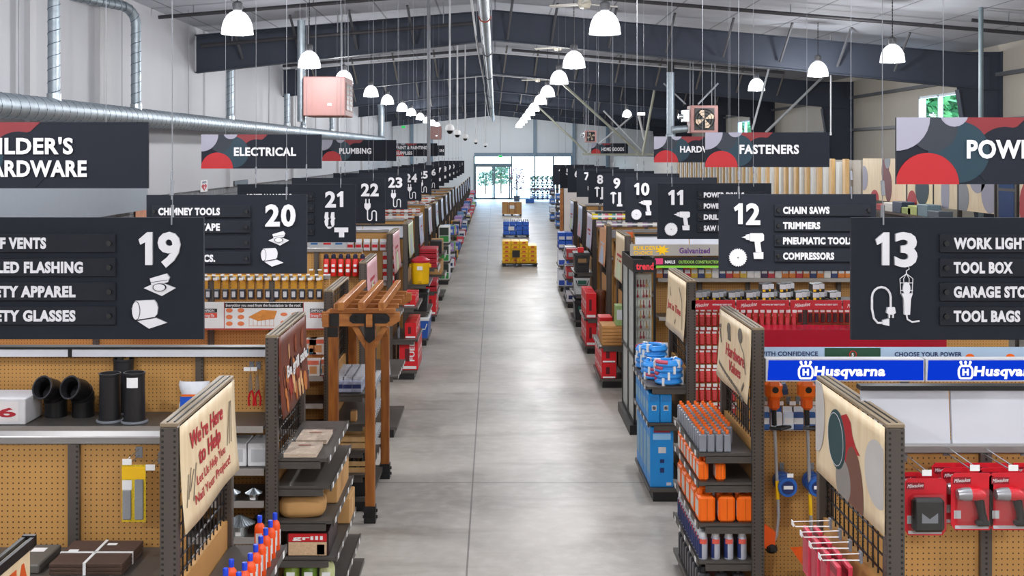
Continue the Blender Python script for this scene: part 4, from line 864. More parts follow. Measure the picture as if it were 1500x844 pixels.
# ------------------------------------------------------------------ left gondola A
YA = 2.19*BAY+.5
t = thing('paver_mat', 'brown square mats bound with crossed white straps', 'mat', (-2.24, 5.98, 1.381))
for k in range(3): MB().cbox(0, .37, 0, .36, .02*k, .02*k+.019, .003).build('mat', mat('#4a352b', .8, bump=.3, scale=40), t)
MB().box(.17, .185, -.002, .362, -.0, .0625).box(-.002, .372, .16, .175, 0, .0625).build('strap', M_WHITE, t); MB().box(.2, .25, .28, .31, .0595, .061).box(.03, .08, .18, .21, .0595, .061).build('label', M_TAG, t)
t = box_item('flat_carton', 'flat dark grey carton behind the orange lettered sign at lower left', 'box', (-2.52, 6.0, 1.381), .22, .32, .045, mat('#5b5852', .6)); MB().box(.1, .17, .2, .26, .0455, .0465).build('label', M_TAG, t)
t = thing('sign_stand', 'cream sign board with orange letters in a dark clip frame at the bottom left', 'sign', (-2.16, 5.15, 1.381)); MB().box(-.02, .02, -.45, -.41, -1.381, 0).box(-.02, .02, .3, .34, -1.381, 0).box(-.2, .2, -.5, .38, -1.381, -1.36).build('stand', M_DARK, t)
MB().box(-.008, .008, -.5, .36, 0, .33).build('board', M_CREAM, t); MB().box(-.03, -.012, -.5, .37, .3, .345).box(.012, .03, -.5, .37, .3, .345).box(-.03, .03, .36, .385, .3, .35).box(-.03, .03, -.515, -.5, .3, .35).build('clip_rail', M_BLACK, t)
lettering(t, 'IDEA', mat('#d2561e', .5), (.009, -.11, .1), (0, 1, 0), (0, 0, 1), .15, w=.46, bold=.03)
hook('silver peg hook holding the yellow file pack', (AX(203, 2.37), YA, AZ(668, 2.37)), .2)
hook('silver peg hook with an empty price tag beside the yellow file pack', (AX(236, 2.37), YA, AZ(676, 2.37)), .2)
t = thing('file_pack', 'yellow and black pack with two grey shoe plates hanging on tan pegboard', 'pack', (AX(194, 2.3), YA-.18, AZ(767, 2.3)))
MB().box(-.063, .063, 0, .004, 0, .3).build('card', mat('#d9b61c', .5, var=.5, scale=70), t); MB().box(-.06, .06, -.002, 0, .225, .29).build('header_label', M_YEL, t); MB().box(-.06, -.01, -.003, -.001, .17, .22).build('label', M_WHITE, t)
for x, h in ((-.034, .17), (.03, .225)): MB().cbox(x-.022, x+.022, -.014, -.001, .015, h, .004).build('plate', mat('#8a8c8f', .7, bump=.3, scale=90), t)
# orange bottles with blue caps on the endcap shelf
def bottle(name, label, h, r, body, capm, group, lab=True, sq=False):
    t = thing(name, label, 'bottle', (0, 0, 0), 0, group)
    if sq: MB().cbox(-r, r, -r*.7, r*.7, 0, h*.8, r*.25).build('body', body, t)
    else: MB().lathe([(r*.94, 0), (r, h*.02), (r, h*.66), (r*.86, h*.74), (r*.42, h*.81), (r*.4, h*.86)], seg=14, sy=.8).build('body', body, t)
    MB().lathe([(r*.46, h*.82), (r*.48, h*.97), (r*.4, h)], seg=12).build('cap', capm, t)
    if lab: MB().box(-r*.6, r*.6, -r*.82, -r*.76, h*.15, h*.55).box(r*.97, r*1.02, -r*.35, r*.35, h*.15, h*.55).build('label', M_WHITE, t)
    return t
o = bottle('lighter_fluid', "orange bottle with a bright blue cap below the We're Here to Help poster", .22, .031, mat('#f0531a', .35), mat('#1646d8', .35), 'orange bottles with blue caps')
pos = [(-1.305, 2.62-.053*k) for k in range(8)]+[(-1.385, n) for n in (2.6, 2.32, 2.27, 2.22)]
spread(o, [(x, n*BAY, 1.146) for x, n in pos])
t = thing('blue_towel_pack', 'pale blue wrapped pack lying below the orange bottles', 'pack', (-1.36, 6.35, .75))
MB().cbox(-.1, .1, -.2, .2, 0, .2, .04).build('wrap', mat('#8db4d8', .4, var=.3), t); 
# ------------------------------------------------------------------ gondola B: stove pipe shelf
SB = 1.521; yb = lambda n: n*BAY
t = box_item('pipe_carton', 'white carton with a red figure six beside the black elbows', 'box', (-3.92, yb(3.22), SB), .49, .34, .19, mat('#dcdcdf', .6), panels=[('F', .55, .9, .12, .88, mat('#e7e2e2', .6), '6', M_TXR), ('F', .08, .2, .1, .7, mat('#8c93a8', .6))])
def elbow(px, label):
    t = thing('stove_pipe_elbow', label, 'pipe elbow', (AX(px, 3.33), yb(3.33), SB)); P = [(0, 0, 0), (0, 0, .12)]+[(-.02*i/6, -.16*(1-cos(pi/4*i/3)), .12+.12*sin(pi/4*i/3)) for i in range(1, 4)]+[(-.05, -.15, .245)]
    MB().tube(P, .083, 20, caps=False).build('pipe', M_BLACK, t)
    for i in (1, 2, 3): c = Vector(P[i]); d = (Vector(P[i+1])-c).normalized(); MB().tube([c-d*.006, c+d*.006], .088, 20).build('seam_ring', mat('#232326', .35), t)
    e = Vector(P[-1]); d = (e-Vector(P[-2])).normalized(); MB().olathe([(.084, -.02), (.09, 0), (.078, .0), (.074, -.06)], seg=20).move(Matrix.Translation(e) @ d.to_track_quat('Z', 'Y').to_matrix().to_4x4()).build('rim', mat('#2b2b2f', .3), t)
elbow(82, 'black stove pipe elbow next to the white carton'); elbow(122, 'black stove pipe elbow beside the upright black pipes')
for k, (px, n, h, lb) in enumerate(((161, 3.26, .36, 'upright black stove pipe left of its neighbours'), (181, 3.36, .42, 'upright black stove pipe standing behind two others'), (197, 3.25, .37, 'upright black stove pipe with a white label'))):
    t = thing('stove_pipe', lb, 'pipe', (AX(px, n), yb(n), SB)); MB().olathe([(.09, 0), (.088, .02), (.078, .025), (.075, h-.02), (.079, h-.015), (.079, h), (.072, h), (.07, .06)], seg=24).build('pipe', mat('#1d1d20', .45), t)
    MB().olathe([(.079, .0), (.098, .004), (.098, .016), (.08, .022)], seg=24).build('flange', M_GREY, t)
    if k == 2: MB().sheet(lambda a, b: (.0765*sin(-.5+1.1*a), -.0765*cos(-.5+1.1*a), h*(.72+.2*b)), 8, 1).build('label', M_TAG, t)
t = thing('insulation_bag', "white and blue plastic bag behind the We're Here to Help poster", 'bag', (AX(285, 3.38), yb(3.38), SB))
b = MB(); b.sheet(lambda a, c: ((.11+.012*sin(9*c))*cos(2*pi*a), (.06+.01*sin(7*c+4*a))*sin(2*pi*a)*(1-.35*c**3), .24*c), 22, 8); b.build('bag', mat('#dfe3ea', .3, bump=.4, scale=14), t)
MB().box(-.09, .04, -.078, -.066, .03, .13).build('blue_label', mat('#1e57c9', .4), t); MB().box(-.08, .03, -.079, -.077, .135, .15).build('orange_stripe', M_ORANGE, t)
for sx in (-1, 1): MB().sheet(lambda a, c: (sx*(.06+.05*c)+.05*(a-.5)*(1-c*.6), .01*sin(5*a), .22+.09*c), 5, 4).build('bag_ear', M_PLAST, t)
for k, px in enumerate((366, 376)):
    hook('chrome peg hook holding snips, %s one' % ('left' if k == 0 else 'right'), (AX(px, 3.36), yb(3.2)+.5, AZ(541, 3.36)), .16)
    t = thing('tin_snips', 'tin snips with red handles hanging on pegboard, %s pair' % ('left' if k == 0 else 'right'), 'snips', (AX(px, 3.32), yb(3.2)+.38, AZ(599, 3.3)))
    MB().prism([(-.012, .12), (.0, .27), (.012, .12)], .008).prism([(-.02, .1), (-.02, .2), (-.006, .26), (.004, .12)], .008, (0, -.01, 0)).build('blade', M_CHROME, t)
    for sx in (-1, 1): MB().tube([(sx*.004, -.005, .12), (sx*.02, -.005, .06), (sx*.016, -.005, 0)], .008, 8).build('handle', M_RED, t)
# lower shelves seen between the two posters
for k, x in enumerate((-1.99, -1.815)): box_item('vent_carton', 'white printed carton on the shelf behind the first endcap, %s' % ('left one' if k == 0 else 'right one'), 'box', (x, yb(3.24), 1.201), .165, .28, .17, mat('#dadbdd', .6), panels=[('F', .15, .85, .2, .75, mat('#b4b7bb', .6))])
def vent_cap(x, n, z, r, label):
    t = thing('chimney_cap', label, 'chimney cap', (x, n*BAY, z)); MB().olathe([(r*.5, 0), (r*.5, r*.75)], seg=20).build('collar', M_GALV, t)
    s = 28; m = MB(); base = len(m.v)
    for j in range(s*2): a = pi*j/s; q = r*(1.0 if j % 2 else .94); m.v.append((q*cos(a), q*sin(a), r*.8-(0 if j % 2 else .006)))
    for j in range(s*2): a = pi*j/s; m.v.append((.1*r*cos(a), .1*r*sin(a), r*1.32))
    for j in range(s*2): k = (j+1) % (2*s); m.face([j, k, 2*s+k, 2*s+j])
    m.face([2*s+j for j in range(2*s)]); m.lathe([(r*.98, r*.76), (r*1.0, r*.8)], seg=28); m.build('hood', M_GALV, t)
    for a in (.4, 2.5, 4.6): MB().box(r*.5*cos(a)-.008, r*.5*cos(a)+.008, r*.5*sin(a)-.008, r*.5*sin(a)+.008, r*.4, r*.85).build('bracket', M_GALV, t)
    MB().box(-.02, .02, -r*.52, -r*.49, r*.1, r*.35).build('label', M_TAG, t)
vent_cap(-1.925, 3.23, .966, .065, 'small galvanized chimney cap on the middle shelf, left one'); vent_cap(-1.765, 3.23, .966, .065, 'small galvanized chimney cap on the middle shelf, right one')
vent_cap(-1.87, 3.235, .701, .115, 'large ribbed galvanized chimney cap on the low shelf'); vent_cap(-1.70, 3.31, .701, .1, 'second ribbed chimney cap partly behind the large one')
# ------------------------------------------------------------------ endcap B goods
XB = lambda dx: -1.62+dx
M_BEIGE = mat('#cbb9a6', .8, bump=.2, scale=30); M_KRAFT = mat('#b98d57', .75)
for k, (dx, n) in enumerate(((.2, 3.28), (.22, 3.43))):
    t = thing('cloth_pack', 'clear pack of folded beige cloth on the top endcap shelf, %s' % ('nearer one' if k == 0 else 'farther one'), 'pack', (XB(dx), yb(n), 1.281))
    for j in range(3): MB().cbox(-.12, .12, -.17, .17, .012*j, .012*j+.011, .004).build('fold', M_BEIGE, t)
    MB().sheet(lambda a, b: (-.15+.3*a, -.2+.4*b, .041+.008*sin(11*a)*sin(9*b)), 12, 12).build('wrapper', clear('clear_wrapper', '#ffffff', .16, .12) if k == 0 else bpy.data.materials['clear_wrapper'], t)
    MB().prism(circ(0, .0, .05, 16, ry=.02), .001, (0, .06, .0375), (1, 0, 0), (0, 1, 0)).build('printed_mark', mat('#a2705f', .7), t)
t = thing('charcoal_bag', 'brown paper bag with dark print lying on the third endcap shelf', 'bag', (XB(.2), yb(3.27), .827))
b = MB(); b.sheet(lambda a, c: (.17*math.copysign(abs(cos(2*pi*a))**.5, cos(2*pi*a))*(1-.25*abs(2*c-1)**4), .12*math.copysign(abs(sin(2*pi*a))**.5, sin(2*pi*a))*(1-.25*abs(2*c-1)**4), .15*c+.004*sin(17*a)), 28, 8); b.face(list(range(28))[::-1]); b.face([29*8+i for i in range(28)]); b.build('bag', M_KRAFT, t)
pr_ = MB()
for r_, (s_, w2) in enumerate((('GRILL', .14), ('CHARCOAL', .2))): text_into(pr_, s_, (-.1, .02-.05*r_, .152), (1, 0, 0), (0, 1, 0), .03, w=w2, t=.001)
pr_ = None; MB().prism([(-.06, -.04), (.1, -.04), (.1, .05), (-.06, .05)], .001, (0, 0, .151), (1, 0, 0), (0, 1, 0)).build('print', mat('#4d3a26', .7, var=.6, scale=60), t)
box_item('kraft_carton', 'plain brown carton set back on the third endcap shelf', 'box', (XB(.17), yb(3.37), .827), .25, .7, .21, M_KRAFT, panels=[('R', .3, .5, .2, .8, mat('#a57a48', .7))])
box_item('kraft_carton', 'small brown carton jutting out over the aisle from the fourth shelf', 'box', (XB(.3), yb(3.5), .561), .17, .36, .2, M_KRAFT, panels=[('R', .4, .6, .15, .8, mat('#c9a473', .7))])
box_item('grill_carton', 'black and red carton with a cream side on the fourth endcap shelf', 'box', (XB(.1), yb(3.22), .561), .31, .5, .17, mat('#2a1416', .45), panels=[('F', .05, .95, .03, .6, mat('#c9a987', .5, var=.3, scale=60)), ('F', .05, .95, .62, .97, mat('#c21d24', .45), 'grill', M_WHITE), ('F', .72, .9, .06, .5, mat('#b9652f', .5, var=.5, scale=50))])
t = box_item('brush_rack', 'black bristle grill tool on the second endcap shelf', 'grill tool', (XB(.08), yb(3.23), .83+.001), .1, .05, .08, M_BLACK); t.location.x = XB(.02)+.02; t.location.y = yb(3.42)
for k in range(3):
    t = thing('wood_chip_bag', 'green and white bag of wood chips on the fifth endcap shelf, %s' % ('left', 'middle', 'right')[k], 'bag', (XB(.13+.13*k), yb(3.24), .341))
    MB().sheet(lambda a, c: ((.058-.02*abs(2*c-1)**3)*cos(2*pi*a), (.05-.03*abs(2*c-1)**2)*sin(2*pi*a)+.006*sin(9*c+k), .17*c), 16, 8).build('bag', mat(('#8ba53f', '#6f9432', '#c9d09a')[k], .35, var=.4, scale=18), t); MB().box(-.03, .03, -.057, -.05, .05, .1).build('label', M_WHITE, t)
# ------------------------------------------------------------------ gondola C header, hanging pouches, boxes
yc = 4.3*BAY+.5
t = thing('header_board', 'white header board about hardware from the foundation to the roof', 'header', (AX(298, 4.36), 4.36*BAY, AZ(482, 4.36))); hb = AZ(443, 4.36)-AZ(482, 4.36); px_ = 4.36/645; wb = (476-298)*px_
MB().box(-.85, wb, 0, .015, 0, hb).build('board', M_WHITE, t); MB().box(-.85, wb, -.003, .018, -.008, .006).box(30*px_, 31*px_, -.002, 0, 0, hb).box(146*px_, 147*px_, -.002, 0, 0, hb).build('red_edge', mat('#b5483f', .5), t)
MB().box(31*px_, 146*px_, -.003, 0, hb-.055, hb-.004).build('black_band', M_BLACK, t)
lettering(t, 'Everything you need from the foundation to the roof.', M_LETTER, (33*px_, -.004, hb-.043), (1, 0, 0), (0, 0, 1), .03, w=110*px_, t=.001, bold=.02)
for x0 in (0, 156):
    MB().box((x0-4 if x0 == 0 else x0)*px_, (x0+20)*px_, -.003, 0, hb*.62, hb*.76).build('black_plate', M_BLACK, t); MB().box((x0-4 if x0 == 0 else x0)*px_, (x0+20)*px_, -.003, 0, hb*.42, hb*.6).build('red_plate', mat('#e0503a', .5), t)
    lettering(t, 'SIMPSON', M_LETTER, ((x0-2 if x0 == 0 else x0+1)*px_, -.004, hb*.645), (1, 0, 0), (0, 0, 1), hb*.09, w=18*px_, t=.001); lettering(t, 'Strong-Tie', M_LETTER, ((x0-2 if x0 == 0 else x0+1)*px_, -.004, hb*.46), (1, 0, 0), (0, 0, 1), hb*.1, w=18*px_, t=.001)
dr = MB()
for i in range(6): q = circ((38+17*(i % 2))*px_, hb*(.2+.25*(i//2)), 5*px_, 12, ry=.022); dr.prism(q, .001, (0, -.003, 0), m=0)
for i in range(4): q = circ((118+16*(i % 2))*px_, hb*(.25+.3*(i//2)), 5*px_, 12, ry=.018); dr.prism(q, .001, (0, -.003, 0), m=0)
dr.prism([(66*px_, hb*.45), (86*px_, hb*.72), (108*px_, hb*.68), (104*px_, hb*.38), (80*px_, hb*.3)], .001, (0, -.003, 0), m=1)
for i in range(7): dr.prism(seg((67+6*i)*px_, hb*.1, (67+6*i)*px_, hb*.45, .004), .001, (0, -.003, 0), m=2); 
dr.prism(seg(67*px_, hb*.12, 104*px_, hb*.12, .004), .001, (0, -.003, 0), m=2); dr.build('drawing', [mat('#e07a4a', .5), mat('#d88a3a', .5, var=.4, scale=20), mat('#d7a487', .5)], t)
def pouch(label, group, top, mid, bot, w_, h):
    t = thing('hanging_pouch', label, 'pack', (0, 0, 0), 0, group)
    MB().box(-w_/2, w_/2, -.004, 0, h*.5, h).build('header_card', top, t); MB().cbox(-w_/2, w_/2, -.03, 0, 0, h*.52, .01).build('pouch', bot, t); MB().box(-w_*.3, w_*.3, -.033, -.029, h*.12, h*.4).build('label', mid, t); MB().box(-.02, .02, -.09, -.08, h*1.0, h*1.12).tube([(0, 0, h*1.04), (0, -.085, h*1.06)], .003, 5).build('peg', M_TAG, t); return t
g1 = pouch('yellow topped hanging pouch with a dark body above the white header board', 'yellow topped pouches on pegboard', mat('#c98f1e', .5, var=.3, scale=20), M_LGREY, mat('#2c3440', .4), .06, .2)
spread(g1, [(AX(302+12.6*k, 4.44), yc-.02, AZ(440, 4.44)) for k in range(14)])
g2 = pouch('small amber hanging pack in the upper row behind signs 19 and 20', 'small amber packs on pegboard', mat('#b07a1c', .5, var=.4, scale=20), M_LGREY, mat('#c9962a', .5, var=.4, scale=20), .05, .11)
spread(g2, [(AX(305+12.6*k, 4.44), yc-.06, AZ(412, 4.44)) for k in range(14)])
for k, (x0, x1, y0, y1, n) in enumerate(((447, 468, 520, 545, 4.32), (447, 464, 488, 511, 4.42), (470, 477, 524, 545, 4.34), (452, 476, 508, 525, 4.42))):
    box_item('connector_carton', 'white and orange carton on the red edged shelf, %s' % ('front left', 'top left', 'front right', 'back right')[k], 'box', (AX(x0, n), yb(n), 1.321 if y1 > 530 else 1.321+.165), (x1-x0)*n/645, .12, .16, mat('#d9d2cb', .55), panels=[('F', .05, .95, .7, .96, mat('#dc6a4f', .5)), ('F', .3, .8, .15, .6, mat('#c98c55', .5)), ('F', .05, .28, .1, .4, mat('#3a7f93', .5))])
# ------------------------------------------------------------------ cedar pergola
t = thing('pergola', 'stained cedar pergola display with black metal brackets standing round an endcap', 'pergola', (-1.355, 4.475*BAY, 0))
px0, px1, py0, py1 = -.175, .175, -.77, .77; zt = 1.87
for x in (px0, px1):
    for y in (py0, py1):
        p = MB().cbox(x-.045, x+.045, y-.045, y+.045, 0.005, zt, .006).build('post', M_CEDAR, t)
        f = MB().box(x-.055, x+.055, y-.055, y+.055, 0, .16).build('foot_bracket', M_BLACK, p)
        bb = MB()
        for z in (.05, .11): bb.tube([(x-.07, y, z), (x+.07, y, z)], .016, 8).tube([(x, y-.07, z), (x, y+.07, z)], .016, 8)
        bb.build('bolt', M_BLACK, p)
for y in (py0-.02, py1+.02):
    q = MB().prism([(-.28, .05), (-.22, 0), (.38, 0), (.46, .05), (.46, .13), (-.28, .13)], .07, (0, y+.035, zt), m=0).build('header_beam', M_CEDARX, t)
    if y < 0:
        b_ = MB().prism([(px1-.19, .09+zt), (px1-.16, .12+zt), (px1+.16, .12+zt), (px1+.19, .09+zt), (px1+.19, .05+zt), (px1+.16, .03+zt), (px1+.05, .03+zt), (px1+.05, zt-.12), (px1, zt-.16), (px1-.05, zt-.12), (px1-.05, .03+zt), (px1-.16, .03+zt), (px1-.19, .05+zt)], .012, (0, y-.035, 0))
        for x in (px1-.14, px1+.14, px1): b_.tube([(x, y-.046, zt+(.075 if x != px1 else -.1)), (x, y-.062, zt+(.075 if x != px1 else -.1))], .016, 8)
        b_.build('tee_bracket', M_BLACK, t); MB().box(px0-.06, px0+.06, y-.048, y-.034, zt-.0, zt+.12).box(px0-.05, px0+.05, y-.04, y-.02, zt-.1, zt-.01).build('corner_bracket', M_BLACK, t)
for x in (px0-.06, px1+.0): MB().cbox(x-.03, x+.03, py0-.12, py1+.2, zt+.0, zt+.12, .005).build('side_beam', M_CEDARX, t)
for i in range(3): MB().cbox(-.11+.19*i, -.055+.19*i, py0-.2, py1+.25, zt+.165, zt+.245, .005).build('rafter', wood_mat('#8f5220', '#b5763a', 'stained_cedar_rafter', (12, 3, 12)) if i == 0 else bpy.data.materials['stained_cedar_rafter'], t)
for i in range(5): y = py0-.05+.36*i; MB().cbox(-.2, .42, y-.025, y+.025, zt+.125, zt+.168, .004).build('purlin', M_CEDARX, t)
for s_ in (-1, 1): MB().obox((px1, py0+.05 if s_ < 0 else py1-.05, zt-.3), (px1, py0+.36 if s_ < 0 else py1-.36, zt+.02), .06, .06).build('knee_brace', M_CEDARX, t)
for s_ in (-1, 1): MB().obox((px1+s_*.02, py0-.0, zt-.22), (px1+s_*.15, py0-.0, zt-.0), .05, .05).build('front_brace', M_CEDARX, t)
# goods inside the pergola
XC = lambda dx: -1.62+dx
o = pack_mesh('glove_pack', 'grey and white work glove pack on the top shelf inside the pergola', 'pack', .1, .16, .05, [mat('#9aa0b5', .6, var=.4, scale=20), M_LGREY, M_NAVY], 'glove packs inside the pergola')
spread(o, [(XC(.09+.09*(k % 3)), (4.34+.05*(k//3))*BAY, 1.151) for k in range(18)])
box_item('small_carton', 'small tan carton on the second shelf inside the pergola', 'box', (XC(.2), 4.34*BAY, .861), .06, .1, .1, M_KRAFT)
for k, (z, n) in enumerate(((.601, 4.34), (.601, 4.5), (.361, 4.34), (.361, 4.5))):
    t = thing('wood_crate', 'small slatted pine crate inside the pergola, %s' % ('upper front', 'upper back', 'lower front', 'lower back')[k], 'crate', (XC(.08), n*BAY, z)); m = MB()
    for j in range(2): m.box(0, .28, 0, .008, .004+.06*j, .05+.06*j).box(0, .28, .33, .338, .004+.06*j, .05+.06*j).box(.272, .28, .01, .33, .004+.06*j, .05+.06*j).box(0, .008, .01, .33, .004+.06*j, .05+.06*j)
    m.box(0, .28, 0, .338, 0, .004); m.build('slats', M_PINE, t)
    b_ = MB()
    for j in range(6): b_.lathe([(.028, .006), (.028, .1), (.012, .13), (.012, .15)], .05+.09*(j % 3), .08+.16*(j//3), seg=8)
    if k > 1: b_.build('bottles', M_BLACK, t)
box_item('black_bin', 'black plastic bin on the base deck inside the pergola', 'bin', (XC(.06), 4.33*BAY, .136), .3, .6, .18, M_BLACK); 
o = pack_mesh('silver_pack', 'silver pack clipped to the aisle side of the pergola shelves', 'pack', .05, .1, .03, [M_CHROME, M_LGREY, M_WHITE], 'silver packs beside the pergola')
spread(o, [(XC(.4), (4.4+.035*(k % 8))*BAY, [.86, .6, 1.15][k//8]-.03) for k in range(24)])
t = thing('umbrella_roll', 'grey and white rolled awning leaning behind the pergola posts', 'roll', (XC(.3), 5.46*BAY, .761)); MB().tube([(0, 0, 0), (-.07, .12, .52)], [.035, .06], 10).build('cloth', mat('#c9c5cb', .7, var=.3, scale=12), t)
# ------------------------------------------------------------------ further left rows
def yrow(n): return n*BAY
YD = 5.42*BAY+.5
def foam_can(label, group):
    t = thing('foam_can', label, 'can', (0, 0, 0), 0, group); MB().lathe([(.036, 0), (.038, .01), (.038, .2), (.02, .225)], seg=12).build('can', mat('#d0241d', .35), t); MB().lathe([(.03, .22), (.03, .26), (.012, .28)], seg=10).build('cap', mat('#20203a', .4), t); MB().box(-.022, .022, -.041, -.036, .05, .09).box(-.02, .02, -.041, -.036, .12, .15).build('label', M_WHITE, t); return t
o = foam_can('red foam can with a dark cap hanging in a row above the yellow pouches', 'red foam cans')
spread(o, [(AX(477+10.7*k, 5.56), YD-.06, AZ(405, 5.56)) for k in range(6)])
o = pack_mesh('tool_pack', 'red and white carded snips hanging near the pink poster', 'pack', .09, .27, .03, [M_RED, M_WHITE, M_WHITE], 'red and white carded snips')
spread(o, [(AX(563+9*(k % 2), 6.9), yrow(6.82)+.44, AZ(396+24*(k//2), 6.9)) for k in range(4)])
o = pack_mesh('sealant_pack', 'white and red pack in the top row of the gondola behind the pink poster', 'pack', .1, .19, .05, [mat('#d8d2d6', .5), M_WHITE, M_RED], 'white and red packs behind the pink poster')
spread(o, [(AX(513+12*k, 6.95), yrow(6.82)+.4, AZ(368, 6.95)) for k in range(6)])
t = thing('label_strip', 'pale label board with blue and red marks beside the white and red packs', 'header', (AX(448, 6.9), yrow(6.82)+.38, AZ(369, 6.9))); ws = (508-448)*6.9/645
MB().box(0, ws, 0, .015, 0, .15).build('board', M_LGREY, t); MB().box(.05, .16, -.003, 0, .1, .13).box(.44, .55, -.003, 0, .1, .13).build('blue_mark', mat('#2e6fae', .5), t); MB().box(.25, .37, -.003, 0, .1, .13).build('red_mark', M_RED, t)
def white_header(px0, px1, y0, y1, n, seams, label, lean=.05):
    z1, z0 = AZ(y0, n), AZ(y1, n); x0, x1 = AX(px0, n), AX(px1, n); t = thing('sign_header', label, 'header', (x0, n*BAY, z0)); h = z1-z0
    xs = [0]+[AX(s, n)-x0 for s in seams]+[x1-x0]
    for a, b in zip(xs, xs[1:]): MB().prism([(0, 0), (lean, h), (lean+.02, h), (.02, 0)], b-a-.012, (a+.006, 0, 0), (0, 1, 0), (0, 0, 1)).build('panel', mat('#c6c8d0', .6, var=.02), t)
    MB().box(0, x1-x0, -.02, .06, -.03, 0).box(0, x1-x0, lean-.02, lean+.06, h, h+.025).build('frame', M_BLACK, t); return t
white_header(400, 597, 331, 348, 8.05, [531], 'blank white header panel over the gondola with the green poster')
# endcaps E to I
XE = lambda dx: -1.62+dx
def tool_carton(name, label, loc, w_, d, h, side='R', txt='FUEL', group=None):
    return box_item(name, label, 'box', loc, w_, d, h, M_RED, group, panels=[('F', .08, .92, .04, .14, M_WHITE), ('F', .3, .55, .3, .75, mat('#5b1118', .5)), (side, .1, .9, .35, .65, mat('#e2c9c9', .5), txt, M_RED)])
t = tool_carton('tool_carton', 'big red power tool carton on the base deck past the pergola', (XE(.14), yrow(6.86), .136), .29, 1.05, .45, 'R', 'M18 FUEL')
mb = text_into(MB(), 'FUEL', (.235, -.003, .14), (0, 0, 1), (-1, 0, 0), .075, w=.3, t=.001); mb.build('lettering', M_WHITE, t)
for k in range(3): tool_carton('tool_carton', 'red carton on the middle shelf above the big red carton, %s' % NTH[k], (XE(.22), yrow(6.88)+.36*k, .621), .18, .33, .24)
for k in range(3): tool_carton('tool_carton', 'small red carton on the top shelf beside the pergola roof, %s' % NTH[k], (XE(.2), yrow(6.88)+.3*k, 1.121), .19, .22, .17)
o = thing('bit_set', 'clear bit set on the middle shelf beside the red cartons', 'bit set', (XE(.12), yrow(6.9), .621)); 
for j in range(4): MB().lathe([(.02, 0), (.02, .14), (.012, .16)], .0, .06*j, seg=8).build('bit', M_GREY, o)
F = 8.03
t = thing('water_cooler', 'round yellow water cooler jug with a red lid', 'cooler', (XE(.26), yrow(F)+.2, 1.121-.23+.0))
t.location.z = 1.121
MB().lathe([(.15, 0), (.158, .02), (.162, .16), (.166, .18), (.166, .34), (.17, .4)], seg=26).build('body', M_YEL, t); MB().lathe([(.174, .39), (.176, .43), (.15, .45), (.06, .5), (.0, .505)], seg=26).build('lid', mat('#b81f33', .4), t); MB().box(-.05, .05, -.176, -.165, .26, .33).build('badge', M_WHITE, t); MB().box(-.03, .03, -.19, -.15, .02, .07).build('tap', mat('#c99a10', .4), t)
MB().box(.12, .2, -.03, .03, .3, .36).box(-.2, -.12, -.03, .03, .3, .36).build('handle', M_YEL, t)
def cooler(label, loc, w_, d, h, body, lid):
    t = thing('ice_chest', label, 'cooler', loc); MB().prism([(.02, 0), (w_-.02, 0), (w_, h*.84), (0, h*.84)], -d, (0, 0, 0)).build('body', body, t); MB().cbox(-.01, w_+.01, -.01, d+.01, h*.82, h, .015).build('lid', lid, t); MB().tube([(.03, -.015, h*.7), (.06, -.03, h*.45), (w_-.06, -.03, h*.45), (w_-.03, -.015, h*.7)], .01, 6).build('handle', lid, t); return t
cooler('blue ice chest with a white rim on the base deck below the yellow jug', (XE(.1), yrow(F)+.04, .136), .32, .5, .38, mat('#1d56b0', .4), M_WHITE)
cooler('second blue ice chest behind the first on the left base deck', (XE(.1), yrow(F)+.62, .136), .32, .5, .38, mat('#1d56b0', .4), M_WHITE)
cooler('black ice chest on the shelf under the yellow jug', (XE(.1), yrow(F)+.1, .621), .3, .5, .36, M_BLACK, mat('#2a2a2c', .4))
G = 9.2
for k in range(6): o = box_item('tool_bag', 'flat red tool bag, %s' % ('lowest of the upper stack', 'second in the upper stack', 'third in the upper stack', 'topmost of the upper stack', 'lower of the two on the middle shelf', 'upper of the two on the middle shelf')[k], 'bag', (XE(.05), yrow(G)+.08, (1.121+.1*k) if k < 4 else .621+.12*(k-4)), .36, .9, .09, mat('#b3192a', .55, bump=.3, scale=20), panels=[('F', .05, .95, .4, .55, M_DRED), ('R', .2, .8, .3, .7, M_LGREY)])
for k in range(3): tool_carton('tool_carton', 'red carton on the low deck beyond the ice chests, %s' % NTH[k], (XE(.2), yrow(G)+.04+.38*k, .136), .2, .34, .44)
o = pack_mesh('hang_tag', 'white price card clipped to the aisle side of the left endcaps', 'tag', .05, .12, .01, [M_WHITE, M_WHITE, M_LGREY], 'white cards along the left endcaps')
rnd = random.Random(3)
spread(o, [(XE(.434), (9.23+.035*k if k < 12 else 10.53+.035*(k-12))*BAY, rnd.choice([.51, 1.01])) for k in range(24)], [pi/2]*24)
I = 11.8
for k in range(6):
    box_item('lamp_carton', 'white and green carton with dark window, %s' % ('nearest on the base deck', 'behind it on the base deck', 'nearest on the middle shelf', 'behind it on the middle shelf', 'nearest on the top shelf', 'behind it on the top shelf')[k], 'box', (XE(.13), yrow(I)+.06+.5*(k % 2), [.136, .621, 1.121][k//2]), .28, .42, .43, mat('#e4e6e4', .5), panels=[('F', .06, .94, .05, .42, M_GREEN), ('F', .06, .94, .45, .95, mat('#24302a', .4)), ('R', .1, .9, .1, .4, mat('#b9c7d8', .5))])
H_ = 10.5
for k in range(4): box_item('kraft_carton', 'brown carton on the left endcap before the green cartons, %s' % ('lower front', 'lower back', 'upper front', 'upper back')[k], 'box', (XE(.08), yrow(H_)+.06+.55*(k % 2), [.621, 1.121][k//2]), .28, .5, .3, M_KRAFT if k != 2 else M_BLACK)
